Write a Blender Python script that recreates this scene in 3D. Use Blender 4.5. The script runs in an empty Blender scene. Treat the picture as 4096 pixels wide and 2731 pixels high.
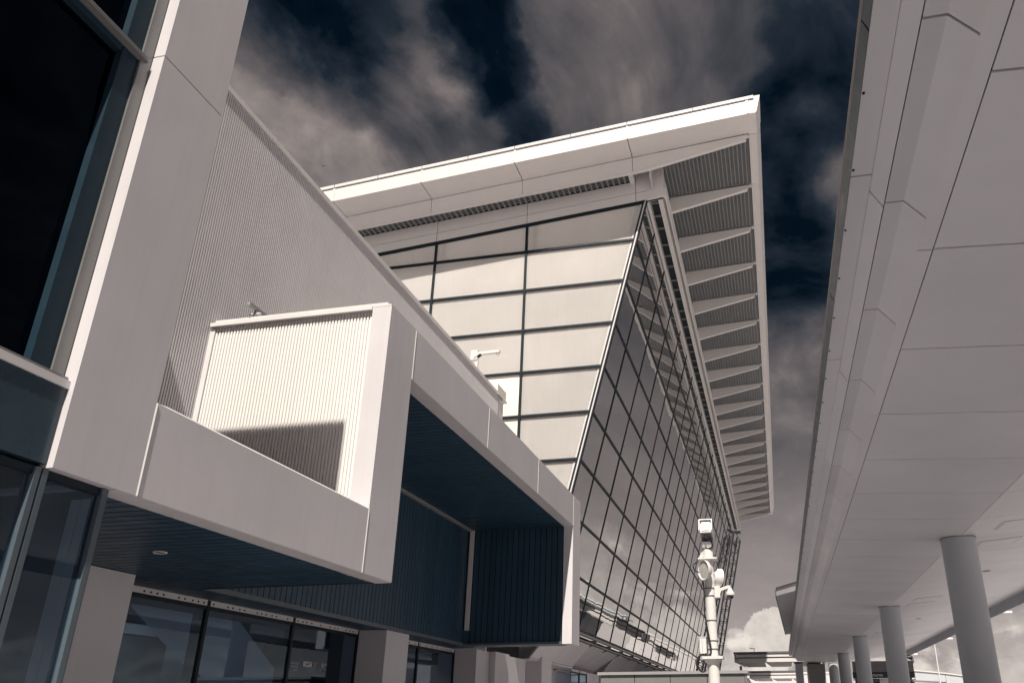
import bpy, bmesh, math, random
from mathutils import Vector, Matrix
random.seed(7)
scene = bpy.context.scene
COL = scene.collection
R = math.radians

# ------------------------------------------------------------------ camera
cam_d = bpy.data.cameras.new('camera')
cam_d.sensor_fit = 'HORIZONTAL'; cam_d.sensor_width = 36.0
cam_d.lens = 3150.68/4096*36.0
cam_d.shift_x = -(2425.06-2048)/4096
cam_d.shift_y = (1573.15-1365.5)/4096
cam_d.clip_start = 0.1; cam_d.clip_end = 6000
cam = bpy.data.objects.new('camera', cam_d)
m = Matrix(((0.979397, 0.079087, 0.185816), (0.201923, -0.36956, -0.907002), (-0.003062, 0.925835, -0.377915)))
cam.matrix_world = Matrix.Translation((0, 0, 1.6)) @ m.to_4x4()
COL.objects.link(cam); scene.camera = cam

# ------------------------------------------------------------------ exposure
vs = scene.view_settings
vs.view_transform = 'Standard'; vs.look = 'None'; vs.gamma = 1.0; vs.use_curve_mapping = False
vs.exposure = 0.60

# ------------------------------------------------------------------ sun
SUN = Vector((0.135, -1.0, 1.3)).normalized()          # towards the sun
sd = bpy.data.lights.new('sun', 'SUN'); sd.energy = 5.0; sd.angle = R(0.53); sd.color = (1.0, 0.925, 0.80)
so = bpy.data.objects.new('sun', sd); so.location = (0, -40, 60)
so.rotation_euler = SUN.to_track_quat('Z', 'Y').to_euler(); COL.objects.link(so)

# ------------------------------------------------------------------ world (toned sky with broken cloud)
world = bpy.data.worlds.new('World'); scene.world = world; world.use_nodes = True
world.cycles.sampling_method = 'MANUAL'; world.cycles.sample_map_resolution = 512
nt = world.node_tree; nt.nodes.clear()
def N(t, **kw):
    n = nt.nodes.new(t)
    for k, v in kw.items(): setattr(n, k, v)
    return n
def put(sock, v):
    if hasattr(v, 'links') or isinstance(v, bpy.types.NodeSocket): nt.links.new(v, sock)
    else: sock.default_value = v
def mth(op, a, b=None, c=None, clamp=False):
    n = N('ShaderNodeMath', operation=op); n.use_clamp = clamp
    put(n.inputs[0], a)
    if b is not None: put(n.inputs[1], b)
    if c is not None: put(n.inputs[2], c)
    return n.outputs[0]
def vmt(op, a, b=None, out=0):
    n = N('ShaderNodeVectorMath', operation=op); put(n.inputs[0], a)
    if b is not None: put(n.inputs[1], b)
    return n.outputs[out]
def rng(v, a, b, c=0.0, d=1.0, smooth=True):
    n = N('ShaderNodeMapRange'); n.interpolation_type = 'SMOOTHSTEP' if smooth else 'LINEAR'; n.clamp = True
    put(n.inputs['Value'], v)
    for k, x in zip(('From Min', 'From Max', 'To Min', 'To Max'), (a, b, c, d)): n.inputs[k].default_value = x
    return n.outputs['Result']
def noise(vec, scale, detail=6, rough=0.55, dist=0.0, col=False):
    n = N('ShaderNodeTexNoise'); put(n.inputs['Vector'], vec)
    n.inputs['Scale'].default_value = scale; n.inputs['Detail'].default_value = detail
    n.inputs['Roughness'].default_value = rough; n.inputs['Distortion'].default_value = dist
    return n.outputs['Color' if col else 'Fac']
def ramp(fac, stops):
    n = N('ShaderNodeValToRGB'); put(n.inputs['Fac'], fac); e = n.color_ramp.elements
    while len(e) < len(stops): e.new(0.5)
    for el, (p, c) in zip(e, stops): el.position = p; el.color = (*c, 1)
    return n.outputs['Color']
def mixc(f, a, b, mode='MIX'):
    n = N('ShaderNodeMix', data_type='RGBA', blend_type=mode); put(n.inputs[0], f); put(n.inputs[6], a); put(n.inputs[7], b)
    return n.outputs[2]
gen = N('ShaderNodeTexCoord').outputs['Generated']
sky = N('ShaderNodeTexSky', sky_type='NISHITA'); sky.sun_disc = False
sky.sun_elevation = math.asin(SUN.z); sky.sun_rotation = math.atan2(SUN.x, SUN.y)
bw = N('ShaderNodeRGBToBW'); nt.links.new(sky.outputs[0], bw.inputs[0])
sep = N('ShaderNodeSeparateXYZ'); nt.links.new(gen, sep.inputs[0])
zz = mth('ADD', mth('MAXIMUM', sep.outputs[2], 0.0), 0.14)
cmb = N('ShaderNodeCombineXYZ'); nt.links.new(mth('DIVIDE', sep.outputs[0], zz), cmb.inputs[0]); nt.links.new(mth('DIVIDE', sep.outputs[1], zz), cmb.inputs[1])
uv = cmb.outputs[0]
warp = vmt('SCALE', vmt('SUBTRACT', noise(gen, 9.0, 7, 0.6, 0, True), (0.5, 0.5, 0.5)))
warp.node.inputs['Scale'].default_value = 0.10
dw = vmt('NORMALIZE', vmt('ADD', gen, warp))
DARK = [(-0.280,0.618,0.735,2.3,1),(-0.273,0.648,0.711,2.2,1.1),(-0.264,0.678,0.686,2.0,1.1),(-0.249,0.709,0.659,1.9,1),(-0.243,0.728,0.641,1.6,0.8),(-0.467,0.541,0.700,3,0.8),(-0.450,0.566,0.691,3.2,1),(-0.429,0.596,0.679,3,0.9),(-0.387,0.590,0.709,2.4,0.7),(-0.393,0.630,0.670,2.2,0.9),(-0.367,0.674,0.641,2.4,0.75),(-0.318,0.605,0.730,2.2,0.5),(0.097,0.695,0.713,3,.85),(0.109,0.724,0.681,3.2,.9),(0.088,0.752,0.654,3.2,1.0),(0.066,0.779,0.624,2.7,1.0),(0.047,0.809,0.586,2.3,0.8),(0.065,0.835,0.546,2.7,0.85),(0.044,0.871,0.490,3.2,.9),(0.052,0.888,0.456,3,0.6),(0.016,0.689,0.725,3,0.35),(-0.094,0.687,0.720,2.2,0.42),(-0.023,0.685,0.729,2.4,0.4),(-0.059,0.723,0.688,1.8,0.3)]
LIGHT = [(-0.504,0.582,0.638,4,0.85),(-0.480,0.638,0.602,5,0.8),(-0.417,0.685,0.598,4,0.55),(-0.336,0.674,0.658,3.5,0.25),(-0.372,0.616,0.694,3,0.15),(-0.171,0.682,0.711,4,0.25),(-0.120,0.659,0.743,4,0.25),(-0.057,0.710,0.702,4,0.2),(0.105,0.780,0.617,2.5,0.4),(0.029,0.929,0.370,4,0.55),(0.052,0.940,0.338,3,0.3),(0.132,0.806,0.577,3,0.4),(-0.346,0.626,0.699,2.6,0.5),(-0.335,0.654,0.678,2.4,0.45),(-0.177,0.708,0.684,2.6,0.2)]
CUM = [(-0.032,0.994,0.102,0.9,.7),(-0.017,0.994,0.106,1.0,.9),(-0.003,0.996,0.096,1.0,.8),(-0.043,0.995,0.092,1.0,.6),(-0.022,0.996,0.085,1.6,.5),(-0.043,0.998,0.055,1.3,0.5),(0.008,0.997,0.072,1.4,0.5),(0.256,0.963,0.087,2.5,0.35),(0.170,0.983,0.063,2,0.45),(0.250,0.967,0.047,2.5,0.5)]
def blobs(lst, vec, grow=1.3, soft=False):
    tot = None
    for x, y, z, r, w in lst:
        d = vmt('DOT_PRODUCT', vec, (x, y, z), 1)
        v = rng(d, math.cos(R(r*grow)), 1.0, 0.0, w)
        tot = v if tot is None else (mth('SMOOTH_MAX', tot, v, 0.25) if soft else mth('ADD', tot, v))
    return tot
fb = noise(uv, 1.9, 8, 0.58, 0.3)
fb2 = noise(vmt('ADD', vmt('MULTIPLY', uv, (1.25, 0.8, 1.0)), (7.3, 2.1, 0.0)), 4.6, 6, 0.58, 0.5)
cover = mth('ADD', mth('MULTIPLY', mth('SUBTRACT', fb, 0.5), 1.05), mth('MULTIPLY', mth('SUBTRACT', fb2, 0.5), 0.85))
cover = mth('ADD', cover, 0.53)
cover = mth('SUBTRACT', cover, mth('MULTIPLY', blobs(DARK, dw, 1.7, True), 0.40))
cover = mth('ADD', cover, mth('MULTIPLY', blobs(LIGHT, dw, 1.8), 0.30))
high = ramp(cover, [(0.0, (0.0002, 0.0018, 0.0048)), (0.15, (0.0014, 0.0052, 0.0105)), (0.32, (0.015, 0.022, 0.032)), (0.5, (0.060, 0.060, 0.068)), (0.68, (0.125, 0.110, 0.113)), (0.86, (0.245, 0.211, 0.201)), (1.0, (0.37, 0.32, 0.30))])
# clear air between the clouds follows the physical sky's luminance
clear = vmt('SCALE', (0.00005, 0.0004, 0.0009)); nt.links.new(bw.outputs[0], clear.node.inputs['Scale'])
high = mixc(1.0, high, clear, 'ADD')
# low sky: beige, streaky, with cumulus heads
lowv = vmt('MULTIPLY', gen, (4.0, 4.0, 12.0))
ln = noise(lowv, 1.3, 7, 0.55, 0.4)
lf = mth('ADD', mth('MULTIPLY', sep.outputs[2], 2.5), mth('MULTIPLY', mth('SUBTRACT', ln, 0.5), 0.55))
lowc = ramp(lf, [(0.0, (0.49, 0.44, 0.41)), (0.15, (0.385, 0.342, 0.326)), (0.34, (0.28, 0.245, 0.240)), (0.58, (0.195, 0.171, 0.172)), (0.9, (0.10, 0.092, 0.097))])
warp2 = vmt('SCALE', vmt('SUBTRACT', noise(gen, 24.0, 8, 0.62, 0, True), (0.5, 0.5, 0.5))); warp2.node.inputs['Scale'].default_value = 0.05
cu = blobs(CUM, vmt('NORMALIZE', vmt('ADD', vmt('ADD', gen, (0.0, 0.0, 0.014)), warp2)), 1.1, True)
cun = noise(gen, 60.0, 5, 0.6)
bn = noise(vmt('MULTIPLY', gen, (11.0, 11.0, 20.0)), 1.0, 7, 0.6, 0.3)
bank = rng(mth('SUBTRACT', mth('ADD', 0.035, mth('MULTIPLY', mth('SUBTRACT', bn, 0.42), 0.30)), sep.outputs[2]), -0.02, 0.05)
cum_f = rng(mth('ADD', mth('ADD', cu, mth('MULTIPLY', bank, 0.75)), mth('MULTIPLY', mth('SUBTRACT', cun, 0.5), 0.7)), 0.15, 1.2)
lowc = mixc(cum_f, lowc, (0.78, 0.71, 0.645, 1))
hf = rng(sep.outputs[2], 0.22, 0.48)
skyc = mixc(hf, lowc, high)
gray_band = mixc(mth('MULTIPLY', rng(sep.outputs[2], 0.50, 0.28), 0.0), skyc, (0.2, 0.17, 0.165, 1))
bg = N('ShaderNodeBackground'); bg.inputs['Strength'].default_value = 0.1
scl = vmt('SCALE', gray_band); scl.node.inputs['Scale'].default_value = 7.2
nt.links.new(scl, bg.inputs['Color'])
wo = N('ShaderNodeOutputWorld'); nt.links.new(bg.outputs[0], wo.inputs[0])
WORLD_NT = nt

# ------------------------------------------------------------------ materials
def material(name, base, rough=0.5, spec=0.5, var=0.06, vscale=1.5, streak=0.0, bump=0.0, bscale=40.0, metal=0.0, fine=0.0, panelvar=0.0, rvar=0.07):
    global nt
    mt = bpy.data.materials.new(name); mt.use_nodes = True; nt = mt.node_tree; nt.nodes.clear()
    p = N('ShaderNodeBsdfPrincipled'); o = N('ShaderNodeOutputMaterial'); nt.links.new(p.outputs[0], o.inputs[0])
    tc = N('ShaderNodeTexCoord').outputs['Object']; geo = N('ShaderNodeNewGeometry').outputs['Position']
    v = noise(geo, vscale, 5, 0.6)
    f = rng(v, 0.25, 0.75, 1-var, 1+var, False)
    if streak:
        sv = noise(vmt('MULTIPLY', geo, (9, 9, 0.55)), 1.0, 5, 0.65)
        f = mth('MULTIPLY', f, rng(sv, 0.45, 0.85, 1.0, 1-streak, False))
    if fine:
        f = mth('MULTIPLY', f, rng(noise(geo, 120, 2), 0.3, 0.7, 1-fine, 1+fine, False))
    if panelvar:
        oi = N('ShaderNodeObjectInfo').outputs['Random']
        f = mth('MULTIPLY', f, rng(oi, 0, 1, 1-panelvar, 1+panelvar, False))
    c = vmt('SCALE', base); nt.links.new(f, c.node.inputs['Scale'])
    nt.links.new(c, p.inputs['Base Color'])
    p.inputs['Metallic'].default_value = metal
    p.inputs['Specular IOR Level'].default_value = spec
    nt.links.new(rng(noise(geo, vscale*2.3, 4), 0.3, 0.7, max(rough-rvar, 0.02), rough+rvar, False), p.inputs['Roughness'])
    if bump:
        b = N('ShaderNodeBump'); b.inputs['Strength'].default_value = bump; b.inputs['Distance'].default_value = 0.02
        nt.links.new(noise(geo, bscale, 4), b.inputs['Height']); nt.links.new(b.outputs[0], p.inputs['Normal'])
    return mt
def glass_mat(name, tint, refl, trans, wav=0.0, wscale=0.6, rough=0.0, ior=1.5, gloss_col=(1, 1, 1)):
    """coated glass: tinted see-through plus mirror reflection"""
    global nt
    mt = bpy.data.materials.new(name); mt.use_nodes = True; nt = mt.node_tree; nt.nodes.clear()
    o = N('ShaderNodeOutputMaterial')
    gl = N('ShaderNodeBsdfGlossy'); gl.inputs['Roughness'].default_value = rough; gl.inputs['Color'].default_value = (*gloss_col, 1)
    if trans: under = N('ShaderNodeBsdfTransparent'); under.inputs['Color'].default_value = (*tint, 1)
    else: under = N('ShaderNodeBsdfDiffuse'); under.inputs['Color'].default_value = (*tint, 1)
    fr = N('ShaderNodeFresnel'); fr.inputs['IOR'].default_value = ior
    fac = mth('ADD', mth('MULTIPLY', fr.outputs[0], 1-refl), refl, clamp=True)
    if trans: fac = mth('MULTIPLY', fac, mth('SUBTRACT', 1.0, N('ShaderNodeNewGeometry').outputs['Backfacing']))
    if wav:
        geo = N('ShaderNodeNewGeometry').outputs['Position']
        b = N('ShaderNodeBump'); b.inputs['Strength'].default_value = 1.0; b.inputs['Distance'].default_value = wav
        nt.links.new(noise(geo, wscale, 2, 0.4), b.inputs['Height'])
        nt.links.new(b.outputs[0], gl.inputs['Normal'])
    mx = N('ShaderNodeMixShader'); nt.links.new(fac, mx.inputs[0]); nt.links.new(under.outputs[0], mx.inputs[1]); nt.links.new(gl.outputs[0], mx.inputs[2])
    nt.links.new(mx.outputs[0], o.inputs[0])
    return mt
M = {}
M['panel'] = material('white_composite_panel', (0.555, 0.535, 0.570), 0.40, 0.45, 0.06, 0.45, streak=0.06, panelvar=0.04, bump=0.25, bscale=0.9)
M['panel2'] = material('white_roof_panel', (0.605, 0.582, 0.588), 0.45, 0.45, 0.03, 0.6, streak=0.03, panelvar=0.02)
M['corr'] = material('white_corrugated_sunlit', (0.74, 0.715, 0.71), 0.4, 0.5, 0.03, 0.8, streak=0.04)  # sunlight put into the colour: paler copy for the sun-facing corrugated wall
M['corr2'] = material('white_corrugated_shaded', (0.585, 0.565, 0.60), 0.42, 0.45, 0.05, 0.6, streak=0.08)  # shade put into the colour: darker copy for the corrugated side wall
M['plank'] = material('dark_slate_plank', (0.022, 0.054, 0.090), 0.42, 0.4, 0.10, 1.2, panelvar=0.10, fine=0.04)
M['plankgap'] = material('plank_joint', (0.004, 0.006, 0.009), 0.8, 0.1)
M['darkpanel'] = material('dark_spandrel_panel', (0.024, 0.047, 0.068), 0.3, 0.5, 0.08, 0.9, streak=0.25)
M['frame'] = material('dark_aluminium_frame', (0.007, 0.014, 0.022), 0.55, 0.25, 0.08)
M['greyframe'] = material('grey_aluminium_frame', (0.20, 0.20, 0.205), 0.32, 0.5, 0.05, metal=0.3)
M['trim'] = material('pale_metal_trim', (0.60, 0.58, 0.595), 0.35, 0.5, 0.05)
M['dimtrim'] = material('grey_metal_trim', (0.26, 0.26, 0.265), 0.4, 0.5, 0.10, 2.0)
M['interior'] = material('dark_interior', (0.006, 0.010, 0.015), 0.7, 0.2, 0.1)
M['interior2'] = material('grey_interior_wall', (0.11, 0.14, 0.165), 0.6, 0.3, 0.1)
M['mesh'] = material('grille_backing', (0.035, 0.045, 0.056), 0.6, 0.3, 0.2, 3.0)
M['darktrim'] = material('dark_metal_trim', (0.075, 0.10, 0.125), 0.4, 0.5, 0.10, 2.0)
M['rib'] = material('grille_bar', (0.21, 0.215, 0.23), 0.5, 0.4, 0.08)
M['dimgrille'] = material('grille_mesh_bar', (0.19, 0.20, 0.215), 0.5, 0.4, 0.08)
M['reflectstrut'] = material('pale_reflection_and_strut', (0.60, 0.62, 0.66), 0.6, 0.3, 0.06)  # pale tone for reflections built as panels; the strut shares it
M['lamp'] = bpy.data.materials.new('lit_tube'); M['lamp'].use_nodes = True
_p = M['lamp'].node_tree.nodes['Principled BSDF']; _p.inputs['Emission Color'].default_value = (1.0, 0.95, 0.9, 1); _p.inputs['Emission Strength'].default_value = 8.0
M['cavitywhite'] = material('white_cavity_surface', (0.82, 0.80, 0.80), 0.7, 0.2, 0.03)  # white of the added bounce cavity; the inner posts share it
M['navyframe'] = material('navy_window_reveal', (0.010, 0.026, 0.042), 0.5, 0.25, 0.06)
M['seam'] = material('ceiling_seam', (0.018, 0.024, 0.034), 0.7, 0.2, 0.05)
M['canopy'] = material('canopy_ceiling_panel', (0.80, 0.80, 0.85), 0.48, 0.5, 0.06, 0.35, streak=0.0, panelvar=0.035, rvar=0.0, fine=0.02)
M['column'] = material('painted_column', (0.435, 0.455, 0.495), 0.45, 0.4, 0.05, 0.8)
M['pole'] = material('white_painted_pole', (0.60, 0.585, 0.59), 0.35, 0.5, 0.05, 3.0, streak=0.06)
M['lampmesh'] = material('lamp_mesh', (0.55, 0.53, 0.51), 0.5, 0.4, 0.12, 9.0, bump=0.5, bscale=200)
M['cable'] = material('black_cable', (0.012, 0.014, 0.018), 0.5, 0.4, 0.05)
M['steel'] = material('truss_steel', (0.10, 0.105, 0.115), 0.4, 0.5, 0.1)
M['navy'] = material('navy_sign_band', (0.006, 0.014, 0.028), 0.4, 0.5, 0.04)
M['signgrey'] = material('grey_sign_panel', (0.15, 0.152, 0.155), 0.5, 0.4, 0.05)
M['letter'] = material('white_lettering', (0.8, 0.78, 0.76), 0.5, 0.3, 0.01)
M['glassletter'] = material('grey_glass_lettering', (0.45, 0.46, 0.48), 0.6, 0.2, 0.02)
M['road'] = material('road_asphalt', (0.285, 0.272, 0.290), 0.85, 0.2, 0.12, 0.9, fine=0.15)
M['paving'] = material('concrete_paving', (0.40, 0.385, 0.41), 0.8, 0.2, 0.08, 1.1, fine=0.08)
M['kerb'] = material('concrete_kerb', (0.42, 0.38, 0.37), 0.8, 0.2, 0.08, 2.0)
M['roofing'] = material('light_roof_sheet', (0.45, 0.42, 0.41), 0.6, 0.3, 0.06)
M['frit'] = material('milky_fritted_glass', (0.68, 0.662, 0.66), 0.22, 0.5, 0.08, 0.30, streak=0.12, panelvar=0.06)
_nt = M['frit'].node_tree; _p = [n for n in _nt.nodes if n.type == 'BSDF_PRINCIPLED'][0]; _o = [n for n in _nt.nodes if n.type == 'OUTPUT_MATERIAL'][0]
_t = _nt.nodes.new('ShaderNodeBsdfTranslucent'); _t.inputs['Color'].default_value = (0.86, 0.84, 0.84, 1); _m = _nt.nodes.new('ShaderNodeMixShader'); _m.inputs[0].default_value = 0.5
_nt.links.new(_p.outputs[0], _m.inputs[1]); _nt.links.new(_t.outputs[0], _m.inputs[2]); _nt.links.new(_m.outputs[0], _o.inputs[0])
M['fritbright'] = material('white_backed_glass', (0.80, 0.745, 0.68), 0.2, 0.5, 0.02, 0.5)
M['sideglass'] = glass_mat('coated_facade_glass', (0.085, 0.087, 0.095), 0.56, False, wav=0.009, wscale=0.35, rough=0.0, ior=1.55, gloss_col=(0.86, 0.86, 0.86))
M['shopglass'] = glass_mat('shopfront_glass', (0.66, 0.73, 0.80), 0.06, True, wav=0.0015, wscale=0.5, gloss_col=(0.46, 0.56, 0.66))
M['windowglass'] = glass_mat('dark_window_glass', (0.04, 0.06, 0.09), 0.0, True, wav=0.001, wscale=0.4, gloss_col=(0.30, 0.45, 0.65))
M['clear'] = glass_mat('clear_glass', (0.86, 0.86, 0.85), 0.06, True)
M['domeglass'] = glass_mat('smoked_dome', (0.01, 0.012, 0.016), 0.06, False)

# ------------------------------------------------------------------ mesh helpers
class MB:
    def __init__(s): s.v = []; s.f = []; s.smooth = False
    def quadstrip(s, a, b):
        n = len(s.v); s.v += a + b; k = len(a)
        for i in range(k-1): s.f.append((n+i, n+i+1, n+k+i+1, n+k+i))
        return s
    def box(s, x0, x1, y0, y1, z0, z1):
        n = len(s.v)
        s.v += [(x0,y0,z0),(x1,y0,z0),(x1,y1,z0),(x0,y1,z0),(x0,y0,z1),(x1,y0,z1),(x1,y1,z1),(x0,y1,z1)]
        s.f += [tuple(n+i for i in q) for q in ((0,3,2,1),(4,5,6,7),(0,1,5,4),(1,2,6,5),(2,3,7,6),(3,0,4,7))]
        return s
    def prism(s, pts, vec):
        n = len(s.v); k = len(pts); vec = Vector(vec)
        s.v += [tuple(p) for p in pts] + [tuple(Vector(p)+vec) for p in pts]
        s.f.append(tuple(n+i for i in range(k))); s.f.append(tuple(n+k+i for i in reversed(range(k))))
        for i in range(k):
            j = (i+1) % k; s.f.append((n+i, n+k+i, n+k+j, n+j))
        return s
    def bar(s, p0, p1, w, h, up=(0,0,1)):
        p0 = Vector(p0); p1 = Vector(p1); d = (p1-p0).normalized(); u = Vector(up)
        a = d.cross(u).normalized()*w/2; b = a.cross(d).normalized()*h/2
        return s.prism([p0-a-b, p0+a-b, p0+a+b, p0-a+b], p1-p0)
    def cyl(s, p0, p1, r0, r1=None, n=20, caps=True):
        r1 = r0 if r1 is None else r1; p0 = Vector(p0); p1 = Vector(p1); d = (p1-p0).normalized()
        u = d.orthogonal().normalized(); w = d.cross(u); k = len(s.v); s.smooth = True
        for p, r in ((p0, r0), (p1, r1)):
            for i in range(n):
                t = 2*math.pi*i/n; s.v.append(tuple(p+(u*math.cos(t)+w*math.sin(t))*r))
        for i in range(n):
            j = (i+1) % n; s.f.append((k+i, k+j, k+n+j, k+n+i))
        if caps: s.f.append(tuple(k+i for i in reversed(range(n)))); s.f.append(tuple(k+n+i for i in range(n)))
        return s
    def lathe(s, base, axis, prof, n=24):
        base = Vector(base); d = Vector(axis).normalized(); u = d.orthogonal().normalized(); w = d.cross(u); k = len(s.v); s.smooth = True
        for t, r in prof:
            for i in range(n):
                a = 2*math.pi*i/n; s.v.append(tuple(base+d*t+(u*math.cos(a)+w*math.sin(a))*max(r, 1e-4)))
        for q in range(len(prof)-1):
            for i in range(n):
                j = (i+1) % n; s.f.append((k+q*n+i, k+q*n+j, k+(q+1)*n+j, k+(q+1)*n+i))
        return s
    def tube(s, pts, r, n=8):
        pts = [Vector(p) for p in pts]; k = len(s.v); s.smooth = True; u = None
        for i, p in enumerate(pts):
            d = (pts[min(i+1, len(pts)-1)]-pts[max(i-1, 0)]).normalized()
            u = d.orthogonal().normalized() if u is None else (u-d*u.dot(d)).normalized()
            w = d.cross(u)
            for a in range(n):
                t = 2*math.pi*a/n; s.v.append(tuple(p+(u*math.cos(t)+w*math.sin(t))*r))
        for i in range(len(pts)-1):
            for a in range(n):
                b = (a+1) % n; s.f.append((k+i*n+a, k+i*n+b, k+(i+1)*n+b, k+(i+1)*n+a))
        s.f.append(tuple(k+a for a in reversed(range(n)))); s.f.append(tuple(k+(len(pts)-1)*n+a for a in range(n)))
        return s
WL = {}
def mesh(name, mb, mat, fixn=True):
    me = bpy.data.meshes.new(name); me.from_pydata(mb.v, [], mb.f)
    if fixn:
        b = bmesh.new(); b.from_mesh(me); bmesh.ops.recalc_face_normals(b, faces=b.faces); b.to_mesh(me); b.free()
    me.materials.append(M[mat])
    if mb.smooth:
        me.polygons.foreach_set('use_smooth', [True]*len(me.polygons)); me.set_sharp_from_angle(angle=R(35))
    me.update(); return me
def place(name, me, loc, parent=None):
    o = bpy.data.objects.new(name, me); COL.objects.link(o); loc = Vector(loc)
    if parent is not None: o.parent = parent; o.location = loc-WL[parent]
    else: o.location = loc
    WL[o] = loc; return o
def obj(name, mb, mat, parent=None, fixn=True):
    xs = [v[0] for v in mb.v]; ys = [v[1] for v in mb.v]; zs = [v[2] for v in mb.v]
    c = Vector(((min(xs)+max(xs))/2, (min(ys)+max(ys))/2, min(zs)))
    mb.v = [(v[0]-c.x, v[1]-c.y, v[2]-c.z) for v in mb.v]
    return place(name, mesh(name, mb, mat, fixn), c, parent)
def box(name, x0, x1, y0, y1, z0, z1, mat, parent=None): return obj(name, MB().box(x0,x1,y0,y1,z0,z1), mat, parent)
def tag(o, label=None, cat=None, group=None, kind=None):
    if label: o['label'] = label
    if cat: o['category'] = cat
    if group: o['group'] = group
    if kind: o['kind'] = kind
    return o
def thing(name, label, cat, loc, group=None):
    o = bpy.data.objects.new(name, None); COL.objects.link(o); o.location = loc; o.empty_display_size = 0.3; WL[o] = Vector(loc)
    return tag(o, label, cat, group)
def text_mesh(name, body, size, mat, mtx, parent, extrude=0.004):
    cu = bpy.data.curves.new(name, 'FONT'); cu.body = body; cu.size = size; cu.extrude = extrude; cu.resolution_u = 3
    t = bpy.data.objects.new(name+'_tmp', cu); COL.objects.link(t)
    bpy.context.view_layer.update()
    dg = bpy.context.evaluated_depsgraph_get(); me = bpy.data.meshes.new_from_object(t.evaluated_get(dg))
    bpy.data.objects.remove(t); bpy.data.curves.remove(cu)
    me.transform(mtx.to_3x3().to_4x4()); me.materials.clear(); me.materials.append(M[mat])
    return place(name, me, mtx.translation, parent)

# ================================================================== SETTING
g = MB(); g.v = [(-1500,-1500,0),(1500,-1500,0),(1500,1500,0),(-1500,1500,0)]; g.f = [(0,1,2,3)]
tag(obj('ground', g, 'paving'), kind='structure')
g = MB(); g.v = [(-5.2,-300,0.004),(3.4,-300,0.004),(3.4,600,0.004),(-5.2,600,0.004)]; g.f = [(0,1,2,3)]
tag(obj('road', g, 'road'), kind='structure')
pv = tag(box('pavement', -12.3, -5.4, -60, 200, 0.006, 0.14, 'paving'), kind='structure')
box('kerb', -5.4, -5.2, -60, 200, 0.006, 0.15, 'kerb', pv)
pv2 = tag(box('pavement', 3.6, 12.5, -60, 200, 0.006, 0.14, 'paving'), kind='structure')
box('kerb', 3.4, 3.6, -60, 200, 0.006, 0.15, 'kerb', pv2)

# ================================================================== LEFT WING (ribbon building)
XP, ZB, ZT = -7.2, 3.994, 9.43
B1 = 5.16            # top of lower band
ZF = 8.28            # underside of upper band
Y0, Y1 = 13.158, 14.36   # vertical band
YE0, YE1 = 28.78, 29.95  # far leg
XW = -11.42
wing = thing('terminal_wing', 'low white panelled wing with ribbon frame, corrugated wall and dark plank recess', 'building', (-9.3, 18, 0))
GAP = 0.016
def band(y0, y1, z0, z1, x1=XP, th=0.34):
    return box('cladding_panel', x1-th, x1, y0+GAP/2, y1-GAP/2, z0, z1, 'panel', wing)
# lower band (parapet), vertical band, upper band, far leg : all in the plane x = XP
band(7.70, Y0, ZB, B1)
band(Y0, Y1, ZB, ZT, th=0.42)
ys = [Y1, 19.15, 23.98, 28.80]
for a, b in zip(ys, ys[1:]): band(a, b, ZF, ZT)
box('cladding_panel', XP-0.36, XP, YE0+0.008, YE1, ZB, ZT, 'panel', wing)
# dark joints behind the gaps
for y in (Y0, Y1, 19.15, 23.98, 28.79):
    z0, z1 = (ZB+.02, B1-.02) if y == Y0 else (ZF+.02, ZT-.02)
    box('joint', XP-0.30, XP-0.03, y-0.03, y+0.03, z0, z1, 'trim', wing)
# flashings
box('coping', XP-0.30, XP-0.05, 7.72, Y0-0.05, B1, B1+0.035, 'trim', wing)
box('coping', XP-0.48, XP-0.32, 7.72, Y0-0.18, B1+0.002, B1+0.10, 'trim', wing)
box('coping', XP-0.42, XP-0.01, Y0+0.004, YE1-0.02, ZT, ZT+0.04, 'trim', wing)
def chamfer(y0, y1, x, z, w=0.03):
    obj('edge_bead', MB().prism([(x-0.001, y0, z-0.002), (x-w, y0, z+w), (x-w, y0, z-0.002)], (0, y1-y0, 0)), 'trim', wing)
chamfer(7.72, Y0-0.06, XP, B1); chamfer(Y0+0.02, YE1-0.03, XP, ZT, 0.028)
for y, z0, z1 in ((7.695, ZB, B1), (Y0, ZB, B1), (Y1, ZF, ZT), (19.15, ZF, ZT), (23.98, ZF, ZT), (28.79, ZF, ZT)):
    obj('joint_bead', MB().prism([(XP-0.004, y-0.012, z0), (XP+0.012, y+0.008, z0), (XP-0.004, y+0.014, z0)], (0, 0, z1-z0)), 'trim', wing)
# pillar block (upper left) with return face in sun
for z0, z1 in ((ZB, 9.565), (9.585, 14.0)):
    box('cladding_panel', XP-0.165, XP, 6.53, 7.685, z0, z1, 'panel', wing)
box('joint', XP-0.15, XP-0.02, 6.56, 7.66, 9.54, 9.61, 'dimtrim', wing)
box('back_wall', -11.40, XP-0.166, 7.30, 7.683, ZB+0.01, 13.99, 'panel', wing)
box('roof_slab', -14.0, XP-0.01, -6.0, 7.683, 14.003, 14.20, 'roofing', wing)
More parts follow.
